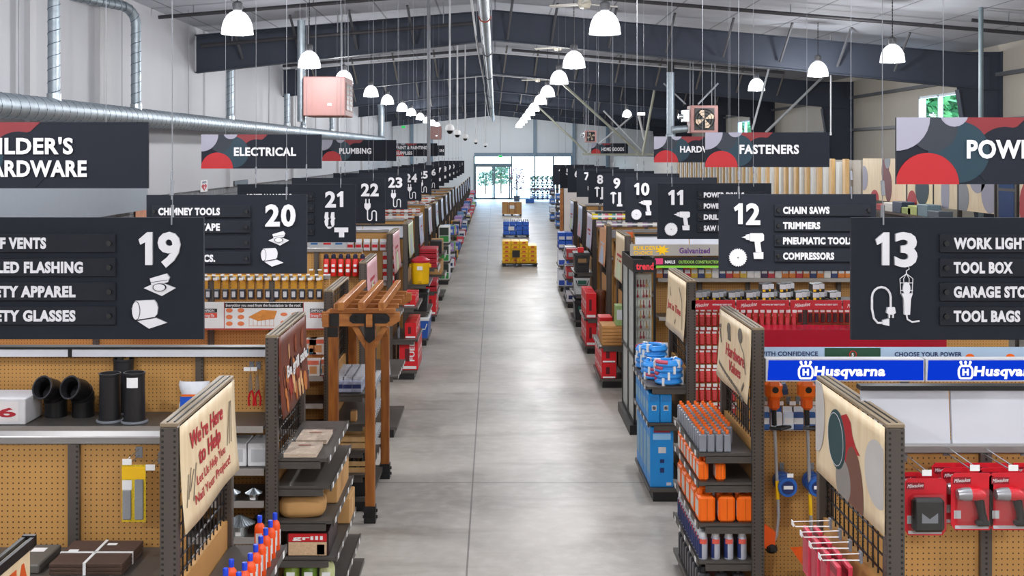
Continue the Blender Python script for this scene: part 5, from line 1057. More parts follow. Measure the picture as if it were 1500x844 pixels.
pal = ['#3f62b0', '#c9444a', '#e0dfe6', '#7fb04a', '#2a2a33', '#9c7fb5', '#d88aa0', '#5f87b8', '#d9a840']
GN = {}
def fill_endcap(side, n, zs, seed, cols=pal, xp=None, tall=.3, what='left'):
    rnd = random.Random(seed); xp = xp if xp is not None else XPANEL[side]
    for z in zs:
        y = .06
        while y < 1.1:
            d = rnd.uniform(.2, .34); h = rnd.uniform(.5, 1)*tall; c = rnd.choice(cols); w_ = rnd.uniform(.2, .32); x = xp+.06 if side == 'L' else xp-.06-w_
            x = xp+.4-w_ if side == 'L' else xp-.4
            wd = {'#3f62b0': 'blue', '#c9444a': 'red', '#e0dfe6': 'white', '#7fb04a': 'green', '#2a2a33': 'black', '#9c7fb5': 'violet', '#d88aa0': 'pink', '#5f87b8': 'pale blue', '#d9a840': 'yellow', '#2f6fc4': 'bright blue', '#1d3f86': 'dark blue', '#dfe6f2': 'bluish white'}[c]
            key = (side, what, wd); lb = '%s carton on the far %s endcaps%s' % (wd, side.replace('L', 'left').replace('R', 'right'), what)
            if key not in GN:
                GN[key] = tag(MB().cbox(0, .26, 0, .28, 0, tall*.8, .006).box(.04, .22, -.003, .002, tall*.2, tall*.5, m=1).box(.257, .263, .04, .24, tall*.2, tall*.5).box(-.003, .003, .04, .24, tall*.2, tall*.5).build('goods_carton', [mat(c, .5), M_LGREY if wd != 'white' else M_NAVY]), lb, 'box', '%s cartons on the far %s endcaps%s' % (wd, {'L': 'left', 'R': 'right'}[side], what))
                GN[key].location = (x, n*BAY+y, z+.001)
            else: dup(GN[key], (x, n*BAY+y, z+.001))
            y += .31
for k, n in enumerate(LN_[5:]): fill_endcap('L', n, [.136]+([.621, 1.121] if k < 1 else [.901]), 20+k, what=' before sign 33')
for k, n in enumerate((19.2, 20.6, 22.0, 23.4, 25.0, 26.8, 28.6)): fill_endcap('L', n, [.136, .901], 40+k, what=' beyond sign 33')
# hanging goods on the far left gondolas
NUMW = {'22': 'twenty-two', '23': 'twenty-three', '24': 'twenty-four', '25': 'twenty-five', '26': 'twenty-six'}
def hang_row(side, n, px0, px1, py, cols, cnt, label, group, w_=.1, h=.16):
    o = None
    for k in range(cnt):
        if k < len(cols):
            c = pack_mesh('hanging_pack', cols[k][1]+' '+' '.join(NUMW.get(q, q) for q in label.split()), 'pack', w_, h, .04, [mat(cols[k][0], .5, var=.2), M_LGREY, M_WHITE], cols[k][1]+' '+group); cols[k] = (cols[k][0], cols[k][1], c); c.location = (AX(px0+(px1-px0)*k/(cnt-1), n+.16), n*BAY+.5-.02, AZ(py, n+.16))
        else: dup(cols[k % len(cols)][2], (AX(px0+(px1-px0)*k/(cnt-1), n+.16), n*BAY+.5-.02, AZ(py, n+.16)))
MIX = lambda: [('#c8492f', 'red'), ('#d7cfc8', 'white'), ('#7a3b2a', 'brown'), ('#d98f3f', 'orange')]
hang_row('L', 9.2, 566, 612, 322, MIX(), 9, 'pack hanging on the gondola below sign 24', 'packs below sign twenty-four', .1, .15)
hang_row('L', 9.2, 566, 612, 312, [('#c3533a', 'rust'), ('#e0d8cd', 'cream')], 9, 'pack in the upper row below sign 24', 'packs in the upper row below sign twenty-four', .1, .1)
hang_row('L', 11.8, 598, 626, 304, MIX(), 7, 'pack hanging on the gondola below sign 25', 'packs below sign twenty-five', .12, .16)
hang_row('L', 13.0, 606, 634, 296, MIX(), 7, 'pack hanging on the gondola below sign 26', 'packs below sign twenty-six', .12, .16)
hang_row('L', 8.03, 520, 592, 326, [('#d02a2a', 'bright red'), ('#e7dcd6', 'pale')], 9, 'pack along the top of the white header gondola', 'packs above the white header', .1, .1) if False else None
o = MB().cbox(-.2, .2, -.05, .1, 0, .1, .02).build('red_case', M_RED); tag(o, 'small red case on top of the gondola below sign 23', 'case'); o.location = (AX(600, 9.2), yrow(9.2)+.4, 1.96-.46); 
# ------------------------------------------------------------------ right gondola R0: drill packs and header
white_header(1262, 1760, 573, 651, 2.36, [1394], 'large blank white header panel behind the birch poster at right', .03)
YR0 = 2.17*BAY+.5
def drill_pack(label, loc, charger=False):
    t = thing('blister_pack', label, 'blister pack', loc); w_, h = .215, .29
    MB().prism([(0, .03), (.02, 0), (w_-.02, 0), (w_, .03), (w_, h-.02), (w_-.02, h), (.02, h), (0, h-.02)], .004).build('card', mat('#cf1a2a', .4, var=.15, scale=12), t)
    if not charger:
        b = MB(); b.tube([(.02, -.035, .19), (.05, -.035, .192), (.085, -.035, .192)], [.026, .032, .034], 14).build('chuck', mat('#a9a9ad', .3, .6), t)
        MB().tube([(.07, -.03, .19), (.09, -.03, .192), (.13, -.03, .19), (.155, -.03, .18)], [.026, .033, .034, .024], 12).build('motor_housing', mat('#d8202e', .3), t)
        MB().tube([(.13, -.03, .17), (.145, -.03, .1), (.155, -.03, .05)], [.024, .02, .022], 10).build('grip', M_BLACK, t); MB().cbox(.115, .185, -.05, -.01, .03, .06, .008).build('battery', M_BLACK, t)
    else: MB().cbox(.03, .19, -.06, -.006, .03, .2, .02).build('charger', M_BLACK, t); MB().prism([(.07, .08), (.15, .08), (.15, .13), (.11, .1), (.07, .13)], .004, (0, -.061, 0)).build('charger_face', M_GREY, t)
    MB().box(.01, .1, -.007, -.004, h-.055, h-.02).build('brand_plate', M_DRED, t); lettering(t, 'Milwaukee', M_WHITE, (.015, -.0075, h-.048), (1, 0, .08), (.2, 0, 1), .02, w=.08, t=.001, bold=0)
    MB().box(.02, .19, -.007, -.004, .008, .024).box(.015, .05, -.007, -.004, .06, .1).build('print', M_LGREY, t); MB().cbox(.012, w_-.012, -.075, -.005, .025, h-.07, .025).build('clear_bubble', M_PLAST, t); return t
HP = [('left', 1365, 675), ('middle', 1418, 675), ('right', 1478, 675)]
for nm, px, py in HP:
    hx = AX(px+20, 2.36); hz = AZ(663, 2.36)
    hook('long silver hook carrying red drill packs, %s of three' % nm, (hx, YR0, hz), .36)
    for k, q in enumerate(('front', 'middle', 'back')): drill_pack('red drill blister pack hanging %s on the %s hook' % (q, nm), (hx-.1-.012*k, YR0-.32+.1*k, hz-.31))
hx = AX(1322, 2.36); hook('silver hook carrying red charger packs beside the birch poster', (hx, YR0, AZ(672, 2.36)), .33)
for k, q in enumerate(('front', 'back')): drill_pack('red pack with a black charger hanging %s beside the birch poster' % q, (hx-.1, YR0-.3+.12*k, AZ(672, 2.36)-.31), True)
for k, n in enumerate((2.53, 2.46, 2.39, 2.32)):
    x, z = 1.93, 1.36; hook('white double hook on the wire grid below the birch poster, %s from the back' % NTH[k].replace('nearest', 'first'), (x, n*BAY, z), .2, None, (-1, 0, 0), M_TAG)
    for j in range(2):
        t = thing('blade_pack', 'pink red blade pack on the %s hook below the birch poster, %s' % (NTH[k].replace('nearest', 'first'), 'outer' if j == 0 else 'inner'), 'pack', (x-.13+.06*j, n*BAY, z-.28)); MB().cbox(-.012, .012, -.065, .065, 0, .27, .006).build('card', mat('#d43a52', .4, var=.2), t); MB().box(-.02, -.012, -.05, .05, .03, .2).build('clear_bubble', M_PLAST, t); MB().box(-.0135, -.012, -.06, .06, .21, .25).build('label', M_DRED, t)
# ------------------------------------------------------------------ right gondola R1: lit header and trimmers
M_LITB = emis('#0e3fe0', .85, 'lit_blue_header'); M_LITW = emis('#ffffff', 1.1, 'lit_white_letters')
nH = 3.3; z1, z0 = AZ(526, nH), AZ(559, nH)
for k, (a, b) in enumerate(((1122, 1354), (1356, 1588))):
    x0, x1 = AX(a, nH), AX(b, nH); h = z1-z0; t = thing('lit_header', 'glowing blue header with white lettering over the trimmers, %s' % ('left section' if k == 0 else 'right section'), 'lit sign', (x0, nH*BAY, z0)); W = x1-x0
    MB().box(0, W, .0, .1, 0, h).build('housing', M_LGREY, t); MB().prism([(.012, .01), (W-.008, .01), (W-.008, h-.01), (.02, h-.01)], .004, (0, 0, 0)).build('lit_face', M_LITB, t)
    s = W/232; lx = 58*s; text_into(MB(), 'Husqvarna', (70*s, -.004, h*.27), (1, 0, 0), (.12, 0, 1), h*.42, w=104*s, t=.003, bold=.04).build('lettering', M_LITW, t)
    lg = MB(); c = (58*s, h*.42); r = 10*s
    oq = [(-.8, -.9), (.8, -.9), (1, -.4), (1, .4), (.7, .9), (-.7, .9), (-1, .4), (-1, -.4)]
    for i in range(8): p, q = oq[i], oq[(i+1) % 8]; lg.prism(seg(c[0]+p[0]*r, c[1]+p[1]*r, c[0]+q[0]*r, c[1]+q[1]*r, r*.3), .003, (0, -.004, 0))
    for e in (-.7, 0, .7): lg.prism(circ(c[0]+e*r, c[1]+1.45*r, r*.22, 8), .003, (0, -.004, 0)); lg.prism(seg(c[0]+e*.7*r, c[1]+.85*r, c[0]+e*r, c[1]+1.4*r, r*.3), .003, (0, -.004, 0))
    for e in (-.32, .32): lg.prism(seg(c[0]+e*r, c[1]-.5*r, c[0]+e*r, c[1]+.5*r, r*.3), .003, (0, -.004, 0))
    lg.prism(seg(c[0]-.3*r, c[1], c[0]+.3*r, c[1], r*.25), .003, (0, -.004, 0)); lg.build('emblem', M_LITW, t)
nb = 3.52; t = thing('banner', 'pale blue banner strip behind the glowing blue header', 'banner', (AX(1113, nb), nb*BAY+.14, AZ(534, nb))); hb2 = AZ(513, nb)-AZ(534, nb); pw = nb/645
MB().box(0, 560*pw, 0, .012, 0, hb2).build('board', mat('#a9c3dd', .5, var=.05), t); MB().box(102*pw, 185*pw, -.003, 0, 0, hb2*.95).build('green_panel', mat('#1d4a34', .5), t)
lettering(t, 'WITH CONFIDENCE', M_NAVY, (-26*pw+30*pw, -.002, hb2*.4), (1, 0, 0), (0, 0, 1), .035, w=88*pw, t=.001); lettering(t, 'CHOOSE YOUR POWER', M_NAVY, (206*pw, -.002, hb2*.36), (1, 0, 0), (0, 0, 1), .035, w=100*pw, t=.001)
q = MB(); 
for i in range(16): a = circ(144*pw, hb2*.5, .028, 16); q.prism(seg(*a[i], *a[(i+1) % 16], .006), .001, (0, -.0035, 0))
q.build('red_ring', M_RED, t); lettering(t, '5', M_WHITE, (142*pw, -.0035, hb2*.36), (1, 0, 0), (0, 0, 1), .028, t=.001)
q = MB()
for px in (318, 378): q.prism(circ(px*pw, hb2*.35, .035, 12, ry=.022), .002, (0, -.0005, 0))
q.build('orange_mark', M_ORANGE, t)
YR1 = 3.3*BAY+.5
def trimmer(px, bend, label):
    n = 3.42; x = AX(px, n); zt_ = AZ(560, n); zb = AZ(800 if bend else 833, n); L = zt_-zb; t = thing('string_trimmer', label, 'trimmer', (x, n*BAY-.04, zb))
    MB().cbox(-.065, .065, -.07, .06, L-.12, L+.02, .03).build('engine_cover', M_ORANGE, t); MB().cbox(-.04, .04, -.06, .04, L-.2, L-.1, .02).build('fuel_tank', mat('#e05a10', .4), t)
    MB().tube([(.05, 0, L-.05), (.1, 0, L-.04)], .05, 12).build('starter_housing', mat('#23365a', .4), t); MB().tube([(0, -.075, L-.04), (0, -.06, L-.04)], .025, 10).build('cap', M_BLACK, t)
    pts = [(0, -.02, L-.18), (.015, -.02, L*.55), (.03, -.02, L*.3)]+([(.035, -.02, L*.2), (.02, -.02, L*.08), (-.02, -.02, .02)] if bend else [(.04, -.02, .02)])
    MB().tube(pts, .013, 10).build('shaft', mat('#a9abb0', .35, .4), t); MB().tube([tuple(Vector(pts[1])*.45+Vector(pts[2])*.55), pts[2]], .0142, 10).build('warning_label', M_YEL, t)
    MB().tube([(-.02, -.03, L-.34), (-.05, -.12, L-.32), (.02, -.16, L-.32), (.1, -.12, L-.31), (.06, -.03, L-.33), (0, -.02, L-.34)], .012, 8).build('loop_handle', M_BLACK, t); MB().tube([(0, -.02, L-.2), (.003, -.02, L-.32)], .02, 8).build('rear_grip', M_BLACK, t)
    e = pts[-1]; MB().prism([(e[0]-.16, .19), (e[0]-.04, .2), (e[0]+.03, .15), (e[0]+.02, .0), (e[0]-.03, .0)], .06, (0, .02, -.02)).build('guard', mat('#ee5a14', .4), t)
    MB().lathe([(.02, .02), (.045, .0), (.05, -.03), (.03, -.05)], e[0], e[1], e[2], seg=14).build('trimmer_head', M_BLACK, t)
    for k in (0,): MB().tube([(0, .0, L-.05), (0, .13, L-.05)], .006, 6).build('hanger', M_CHROME, t)
trimmer(1131, True, 'orange string trimmer with a bent shaft beside the Hardware Values poster'); trimmer(1179, False, 'orange string trimmer with a straight shaft between the posters')
for k, px in enumerate((1150, 1194)):
    hook('silver hook carrying blue line spools, %s' % ('left' if k == 0 else 'right'), (AX(px-2, 3.46), YR1, AZ(690, 3.46)), .26)
    for j in range(3):
        t = thing('line_spool', 'blue trimmer line spool, %s on the %s hook' % (('front', 'middle', 'back')[j], 'left' if k == 0 else 'right'), 'spool', (AX(px, 3.42), YR1-.24+.08*j, AZ(690, 3.46)-.075)); R_ = Matrix.Rotation(pi/2, 4, 'X')
        m = MB().lathe([(.03, -.03), (.072, -.03), (.078, 0), (.072, .03), (.03, .03)], seg=20).move(R_).build('coil', mat('#2a5fae', .35), t); MB().lathe([(.0, .031), (.05, .031), (.05, .036), (0, .036)], seg=16).move(R_).build('label', M_NAVY, t); MB().box(-.035, .035, -.0375, -.035, -.012, .015).build('white_band', M_WHITE, t)
        bpy.data.objects[t.name]
gl = [(1122, 'blue glove pack left of the first trimmer tag', '#3465a8', '#e9edf4'), (1140, 'white glove pack under the first trimmer engine', '#dfe6ef', '#2e5fa6'), (1158, 'pale glove pack between the trimmer engines', '#cdd9e8', '#e9edf4'), (1172, 'navy shield shaped tag pack by the second trimmer', '#3a568f', '#e9edf4'), (1190, 'blue and white glove pack right of the second trimmer', '#3465a8', '#e9edf4')]
for px, lb, c1, c2 in gl:
    hook('silver peg hook holding the '+lb, (AX(px, 3.46), YR1, AZ(592, 3.46)), .12)
    o = pack_mesh('glove_pack', lb, 'pack', .085, .19, .03, [mat(c1, .5), mat(c2, .5), M_WHITE], None); o.location = (AX(px, 3.42), YR1-.1, AZ(594, 3.46)-.19)
# endcap R1 goods
XR1 = lambda dx: 1.98-dx
o = bottle('oil_bottle', 'small grey oil bottle with an orange cap on the Hardware Values endcap', .165, .026, mat('#8b8f98', .35), M_ORANGE, 'grey bottles with orange caps', False, True)
spread(o, [(XR1(.405-.062*c), 3.3*BAY+.075+.088*r, 1.251) for r in range(13) for c in range(4 if r < 3 else 5)])
def jug(name, label, w_, d, h, m, group):
    t = thing(name, label, 'jug', (0, 0, 0), 0, group); s = h
    MB().cbox(-w_/2, w_/2, -d/2, d/2, 0, h*.76, .018).build('body', m, t)
    MB().tube([(-w_*.38, 0, h*.74), (-w_*.36, 0, h*.9), (-w_*.1, 0, h*.95), (w_*.2, 0, h*.9), (w_*.3, 0, h*.74)], [.02, .014, .014, .015, .02], 8).build('handle', m, t); MB().lathe([(.02, h*.74), (.022, h*.98), (.018, h)], -w_*.28, 0, seg=12).build('cap', m, t)
    MB().box(-w_/2-.0015, -w_/2+.002, -d*.35, d*.35, h*.15, h*.6).build('label', mat('#c9c4bc', .5, var=.2, scale=30), t); MB().box(-.002, .002, -d/2-.002, -d/2, h*.03, h*.7).build('mould_seam', mat('#b84d0c', .4), t); return t
o = jug('bar_oil_jug', 'slim orange oil jug on the second shelf of the Hardware Values endcap', .075, .13, .19, M_ORANGE, 'slim orange jugs')
spread(o, [(XR1(.40), 3.3*BAY+.12+.15*k, 1.031) for k in range(7)]+[(XR1(.27), 3.3*BAY+.12, 1.031)])
o = jug('bar_oil_jug', 'large orange oil jug on the third shelf of the Hardware Values endcap', .125, .18, .26, M_ORANGE, 'large orange jugs')
spread(o, [(XR1(.375), 3.3*BAY+.14+.22*k, .721) for k in range(5)]+[(XR1(.225), 3.3*BAY+.14, .721), (XR1(.085), 3.3*BAY+.14, .721)])
def spray(label, group):
    t = thing('spray_can', label, 'spray can', (0, 0, 0), 0, group); MB().lathe([(.033, 0), (.035, .008), (.035, .155), (.03, .17)], seg=14).build('can', mat('#b9bcc8', .3, .3), t); MB().lathe([(.029, .168), (.03, .2), (.02, .206), (0, .207)], seg=12).build('cap', M_LGREY, t)
    MB().sheet(lambda a, b: (.0356*cos(pi*.62+pi*.75*a), .0356*sin(pi*.62+pi*.75*a), .01+.145*b), 8, 1).build('navy_label', M_NAVY, t); MB().sheet(lambda a, b: (.0362*cos(pi*1.2+pi*.55*a), .0362*sin(pi*1.2+pi*.55*a), .118+.035*b), 6, 1).build('red_band', mat('#d8584a', .4), t); return t
o = spray('silver spray can with navy label and red band on the Hardware Values endcap', 'silver and navy spray cans')
spread(o, [(XR1(.4), 3.3*BAY+.09+.085*k, .441) for k in range(13)]+[(XR1(.305), 3.3*BAY+.09, .441), (XR1(.205), 3.3*BAY+.09, .441), (XR1(.105), 3.3*BAY+.09, .441)])
o = bottle('black_bottle', 'dark bottle on the base deck of the Hardware Values endcap', .24, .045, mat('#3b3d42', .3), M_BLACK, 'dark bottles on the base deck', True, True)
spread(o, [(XR1(.39), 3.3*BAY+.1+.12*k, .136) for k in range(9)]+[(XR1(.26), 3.3*BAY+.1, .136), (XR1(.13), 3.3*BAY+.1, .136)])
# ------------------------------------------------------------------ right gondola R2: red accessories
YR2 = 4.42*BAY+.5; n2 = 4.58
for k, (a, b) in enumerate(((1013, 1077), (1079, 1156), (1158, 1233), (1235, 1312))):
    nn = 4.42; t = thing('header_board', 'red header strip with white lettering over red packs, %s' % ('first from the left', 'second from the left', 'third from the left', 'fourth, partly behind sign 13')[k], 'header', (AX(a, nn), nn*BAY, AZ(454, nn))); W = (b-a)*nn/645
    MB().box(0, W, 0, .02, 0, .095).build('board', M_DRED if False else mat('#b01425', .4), t); text_into(MB(), 'Milwaukee', (W*.08, -.001, .022), (1, .0, .13), (.25, 0, 1), .042, w=W*.3, t=.001, bold=.0).build('lettering', M_WHITE, t); lettering(t, 'NOTHING BUT HEAVY DUTY', M_LETTER, (W*.48, -.001, .045), (1, 0, 0), (0, 0, 1), .016, w=W*.44, t=.001)
    for sx in (.02, W-.02): MB().box(sx-.01, sx+.01, .02, .5, .03, .06).build('bracket', M_DARK, t)
def red_pack(label, group, c2):
    t = thing('bit_pack', label, 'pack', (0, 0, 0), 0, group); MB().box(-.027, .027, -.003, 0, 0, .17).build('card', M_RED, t); MB().cbox(-.02, .02, -.022, -.003, .01, .11, .007).build('bubble', mat(c2, .3, var=.3, scale=30), t); MB().box(-.022, .022, -.05, -.046, .16, .192).box(-.022, .022, -.0045, -.003, .118, .14).tube([(0, 0, .172), (0, -.047, .176)], .003, 5).build('price_tag', M_TAG, t); return t
o = red_pack('red carded bit pack in the grid of packs left of the Hardware Values poster', 'red packs left of the poster', '#e8585c')
spread(o, [(AX(1019+9.2*c, n2), YR2-.06+.0, AZ(478+27.5*r, n2)) for r in range(7) for c in range(7) if not (r in (3,) and c > 4)])
o = red_pack('red carded bit pack in the short rows right of the Hardware Values poster', 'red packs right of the poster', '#e0535a')
spread(o, [(AX(1078+9.4*c, n2), YR2-.06, AZ(466+14*r, n2)) for r in range(2) for c in range(10)])
o = red_pack('red carded pack with a dark blade at the far right of the red rows', 'dark blade packs on red cards', '#3a2026')
spread(o, [(AX(1178+9*c if c else 1172, n2), YR2-.06, AZ(474, n2)) for c in range(8)])
t = thing('red_shelf_front', 'glossy dark red shelf front below the red packs', 'shelf', (AX(1105, 4.45), 4.3*BAY+.29, AZ(512, 4.45))); h = AZ(481, 4.45)-AZ(512, 4.45)
MB().box(0, 1.9, .06, .45, h*.0, h*.95).box(0, 1.9, 0, .06, h*.2, h).build('panel', mat('#a30f2c', .25), t); MB().box(.9, 1.1, -.01, .0, -.14, h*.1).build('bracket', M_LGREY, t)
rnd = random.Random(11)
o = box_item('drill_bit_box', 'small black and white box standing on the red header strip', 'box', (0, 0, 0), .075, .16, .085, M_BLACK, 'small boxes above the red header', panels=[('F', .05, .95, .35, .95, M_LGREY), ('F', .1, .5, .05, .3, M_YEL)])
zz = 1.971; bx = []
for k in range(26):
    px = 1022+8.3*k+rnd.uniform(-1, 1); lv = rnd.choice([0, 0, 1]) if 1120 < px < 1220 else 0
    bx += [(AX(px, 4.55), YR2+.0+.05*(k % 3), zz+.086*j) for j in range(lv+1)]
spread(o, bx)
cols = [('#c8732c', 'orange'), ('#3b2a4a', 'purple'), ('#d8d3cf', 'white'), ('#2c3a66', 'blue'), ('#b8323a', 'red'), ('#c9a43c', 'yellow')]
for c, nm in cols:
    globals()['tp_'+nm] = box_item('bulk_pack', '%s pack on the high shelf behind sign twelve' % nm, 'pack', (0, -50, 0), .085, .16, .12, mat(c, .5, var=.3, scale=20), '%s packs on the high shelf behind sign twelve' % nm, panels=[('F', .1, .9, .5, .9, M_LGREY)])
used = set()
for k in range(28):
    nm = cols[rnd.randrange(6)][1] if k > 5 else cols[k][1]; loc = (AX(962+10.3*k, 5.55), 5.5*BAY+.2, 1.931)
    if nm not in used: globals()['tp_'+nm].location = loc; used.add(nm)
    else: dup(globals()['tp_'+nm], loc)
# endcap R2 goods
XR2 = lambda dx: 1.98-dx
def coil(label, group):
    t = thing('hose_coil', label, 'coil', (0, 0, 0), 0, group); P = []
    for i in range(73): a = 2*pi*i/24; P.append(((.125-.008*(i//24))*cos(a), (.125-.008*(i//24))*sin(a), .02+.013*(i/24)))
    MB().tube(P, .02, 8).build('hose', mat('#2f8fe0', .35), t); MB().tube([(.125*cos(a), .125*sin(a), .052) for a in [2+.1*i for i in range(14)]], .0215, 8).build('red_stripe', mat('#c04a62', .4), t)
    for a in (.5, 2.6, 4.4): MB().box(-.012, .012, -.03, .03, .0, .078).move(Matrix.Rotation(a, 4, 'Z') @ Matrix.Translation((0, .12, 0))).build('tie', M_WHITE, t)
    return t
o = coil('coiled blue hose with white ties stacked on the Just in Time endcap', 'coiled blue hoses')
spread(o, [(XR2(dx), n*BAY, 1.161+.06*k) for dx, n, c in ((.2, 4.49, 4), (.29, 4.6, 3), (.27, 4.71, 5), (.29, 4.82, 4)) for k in range(c)], [.4*k for k in range(16)])
P_ = [('F', .12, .88, .74, .92, mat('#1f6fae', .5)), ('F', .3, .7, .42, .6, M_LGREY), ('F', .36, .64, .45, .57, mat('#2b3b46', .4)), ('L', .08, .92, .3, .7, mat('#7fa9c4', .5, var=.3, scale=20))]
o = box_item('lamp_carton', 'medium blue carton on the middle shelf of the Just in Time endcap', 'box', (0, 0, 0), .115, .2, .29, M_BLUE, 'medium blue cartons', panels=P_)
spread(o, [(XR2(.425)+.12*c, 4.42*BAY+.06+.215*r, .791) for r in range(5) for c in range(2)])
o = box_item('lamp_carton', 'tall blue carton with a red title on the Just in Time endcap base', 'box', (0, 0, 0), .235, .27, .615, M_BLUE, 'tall blue cartons', panels=[('F', .15, .85, .9, .96, mat('#c5344a', .5)), ('F', .12, .88, .78, .88, mat('#8fc0e6', .5)), ('F', .35, .68, .56, .66, M_LGREY), ('F', .42, .6, .4, .46, M_NAVY), ('F', .42, .6, .24, .32, M_NAVY), ('F', .7, .9, .03, .08, M_LGREY), ('L', .1, .9, .2, .8, mat('#7fa9c4', .5, var=.3, scale=14))])
spread(o, [(XR2(.405), 4.42*BAY+.07+.285*r, .136) for r in range(4)])
# ------------------------------------------------------------------ router bit cabinet and nail gondola
n5 = 5.5; t = thing('display_cabinet', 'black framed glass cabinet of router bits with a red titled header', 'cabinet', (1.74, n5*BAY, 0)); W, Dp, Hc = .28, 1.35, AZ(383, 5.5)
MB().box(-.05, W+.03, -.04, Dp+.04, 0, .12).build('plinth', M_BLACK, t)
fr = MB()
for x in (0, W-.03):
    for y in (0, Dp-.03): fr.box(x, x+.03, y, y+.03, .12, Hc)
for z in (.12, .95, Hc-.14): fr.box(0, W, -.002, .03, z, z+.035).box(0, W, Dp-.03, Dp, z, z+.035).box(-.002, .03, 0, Dp, z, z+.035)
fr.box(0, .02, .66, .69, .12, Hc); fr.build('frame', M_BLACK, t)
MB().box(0, W, -.004, .01, Hc-.14, Hc+.02).box(0, .01, 0, Dp, Hc-.14, Hc+.02).box(W-.01, W, 0, Dp, Hc-.14, Hc+.02).box(0, W, Dp-.01, Dp, Hc-.14, Hc+.02).box(.01, W-.01, .01, Dp-.01, Hc-.1, Hc-.08).build('header_box', M_BLACK, t)
lettering(t, 'trend', mat('#e23a45', .4), (.03, -.005, Hc-.1), (1, 0, 0), (0, 0, 1), .085, w=W-.06, t=.002, bold=.04)
MB().box(.012, .02, .03, Dp-.03, .15, Hc-.15).build('side_panel', mat('#b9bfbc', .2, var=.08, scale=3), t); MB().box(.03, W-.03, .012, .016, .98, Hc-.15).build('front_glass', clear('cabinet_glass', '#f4f7f6', .06, .06), t)
MB().box(.04, W-.04, .12, .14, .15, Hc-.16).box(.06, .08, .14, Dp-.05, .15, Hc-.16).build('backing', mat('#d9d3cc', .6, var=.2, scale=40), t)
rnd = random.Random(5); rb = 0
for r in range(6):
    for c in range(5):
        z = Hc-.3-.13*r; x = .065+.037*c
        MB().tube([(x, .115, z), (x, .1, z+.06)], .006, 6).lathe([(.012, 0), (.016, .02), (.006, .04)], x, .095, z-.03, seg=8).build('router_bit', mat(('#a03040', '#b9b4b0', '#8c2030', '#b98a58')[rnd.randrange(4)], .4), t)
white_header(930, 1250, 346, 362, 5.56, [1010], 'blank white header panel above the galvanized nail board', .03)
def flat_board(name, label, cat, px0, px1, y0, y1, n, m, texts, y=None):
    x0, yy, z0 = at(px0, y1, n); t = thing(name, label, cat, (x0, yy, z0)); MB().cbox(0, (px1-px0)*n/645, 0, .02, 0, (y1-y0)*n/645, .004).build('board', m, t)
    for s_, a, b, h, w_, tm in texts: lettering(t, s_, tm, ((a-px0)*n/645, -.001, (y1-b)*n/645), (1, 0, 0), (0, 0, 1), h*n/645, w=w_*n/645, t=.001, bold=.03)
    return t
pk = 5.6
t = flat_board('header_board', 'grey header board with yellow and purple lettering about galvanized nails', 'header', 923, 1250, 358, 375, 5.5, mat('#9b9690', .5), [('BUILDERS', 928, 366, 5.5, 36, M_YEL), ('CHOICE', 928, 373, 5, 28, M_YEL), ('Galvanized', 995, 371, 8, 45, mat('#5a2a78', .5))])
q = MB(); c0 = ((970-923)*5.5/645, 8.5*5.5/645); q.prism([(c0[0]+(.1 if i % 2 else .045)*cos(pi*i/8), c0[1]+(.07 if i % 2 else .035)*sin(pi*i/8)) for i in range(16)], .002, (0, -.001, 0)); q.build('starburst', M_YEL, t)
t = flat_board('header_board', 'black header board about nails for outdoor construction', 'header', 957, 1250, 377, 389, 5.5, M_BLACK, [('NAILS', 974, 386, 4.6, 15, M_LETTER), ('OUTDOOR CONSTRUCTION', 994, 386, 4.4, 60, mat('#8fbf4f', .5))])
MB().box(.02, .12, -.003, 0, .015, .09).build('pink_plate', mat('#d13a6a', .5), t); MB().box(0, (1250-957)*5.5/645, -.004, .004, -.03, -.002).build('green_strip', mat('#7ec23a', .5), t)
# ------------------------------------------------------------------ further right rows
X3 = lambda dx: 2.0-dx
def rc(label, loc, w_, d, h): return tool_carton('tool_carton', label, loc, w_, d, h, 'L', 'FUEL')
n = 6.58
for k in range(6): rc('long red carton stacked on the low deck past the router bit cabinet, %s' % ('lower front', 'lower middle', 'lower back', 'upper front', 'upper middle', 'upper back')[k], (X3(.39), n*BAY+.05+.4*(k % 3), .136+.235*(k//3)), .22, .38, .23)
for k in range(6):
    o = box_item('folded_tarp', 'folded brown tarp, %s in its stack beside the cabinet' % ('lowest', 'second', 'third', 'fourth', 'fifth', 'topmost')[k], 'tarp', (X3(.38), n*BAY+.1+.01*(k % 2), .621+.05*k), .35, .5, .047, mat('#b5824a', .7, var=.25, scale=12, bump=.3))
rc('small red carton behind the folded brown tarps', (X3(.36), n*BAY+.72, .621), .2, .4, .34)
t = box_item('seed_bag', 'green and white bag standing behind the cabinet over a blue tray', 'bag', (X3(.17), n*BAY+.1, 1.0), .12, .3, .3, mat('#8fa86a', .6, var=.3, scale=14), panels=[('F', .1, .9, .3, .8, M_LGREY)]); t.location.z = 1.12-.2+.0
n = 7.7
for k in range(6): rc('tall red carton on the second right deck, %s' % ('lower front', 'lower middle', 'lower back', 'upper front', 'upper middle', 'upper back')[k], (X3(.39), n*BAY+.05+.4*(k % 3), [.136, .621][k//3]), .18, .36, .44)
t = thing('stump_stool', 'dark brown stump shaped stool on the right endcap behind the red cartons', 'stool', (X3(.11), n*BAY+.35, .621)); MB().lathe([(.08, 0), (.07, .1), (.09, .3), (.1, .42), (.09, .46), (0, .47)], seg=18).build('trunk', mat('#5a2f18', .5, var=.4, scale=14), t)
n = 8.9
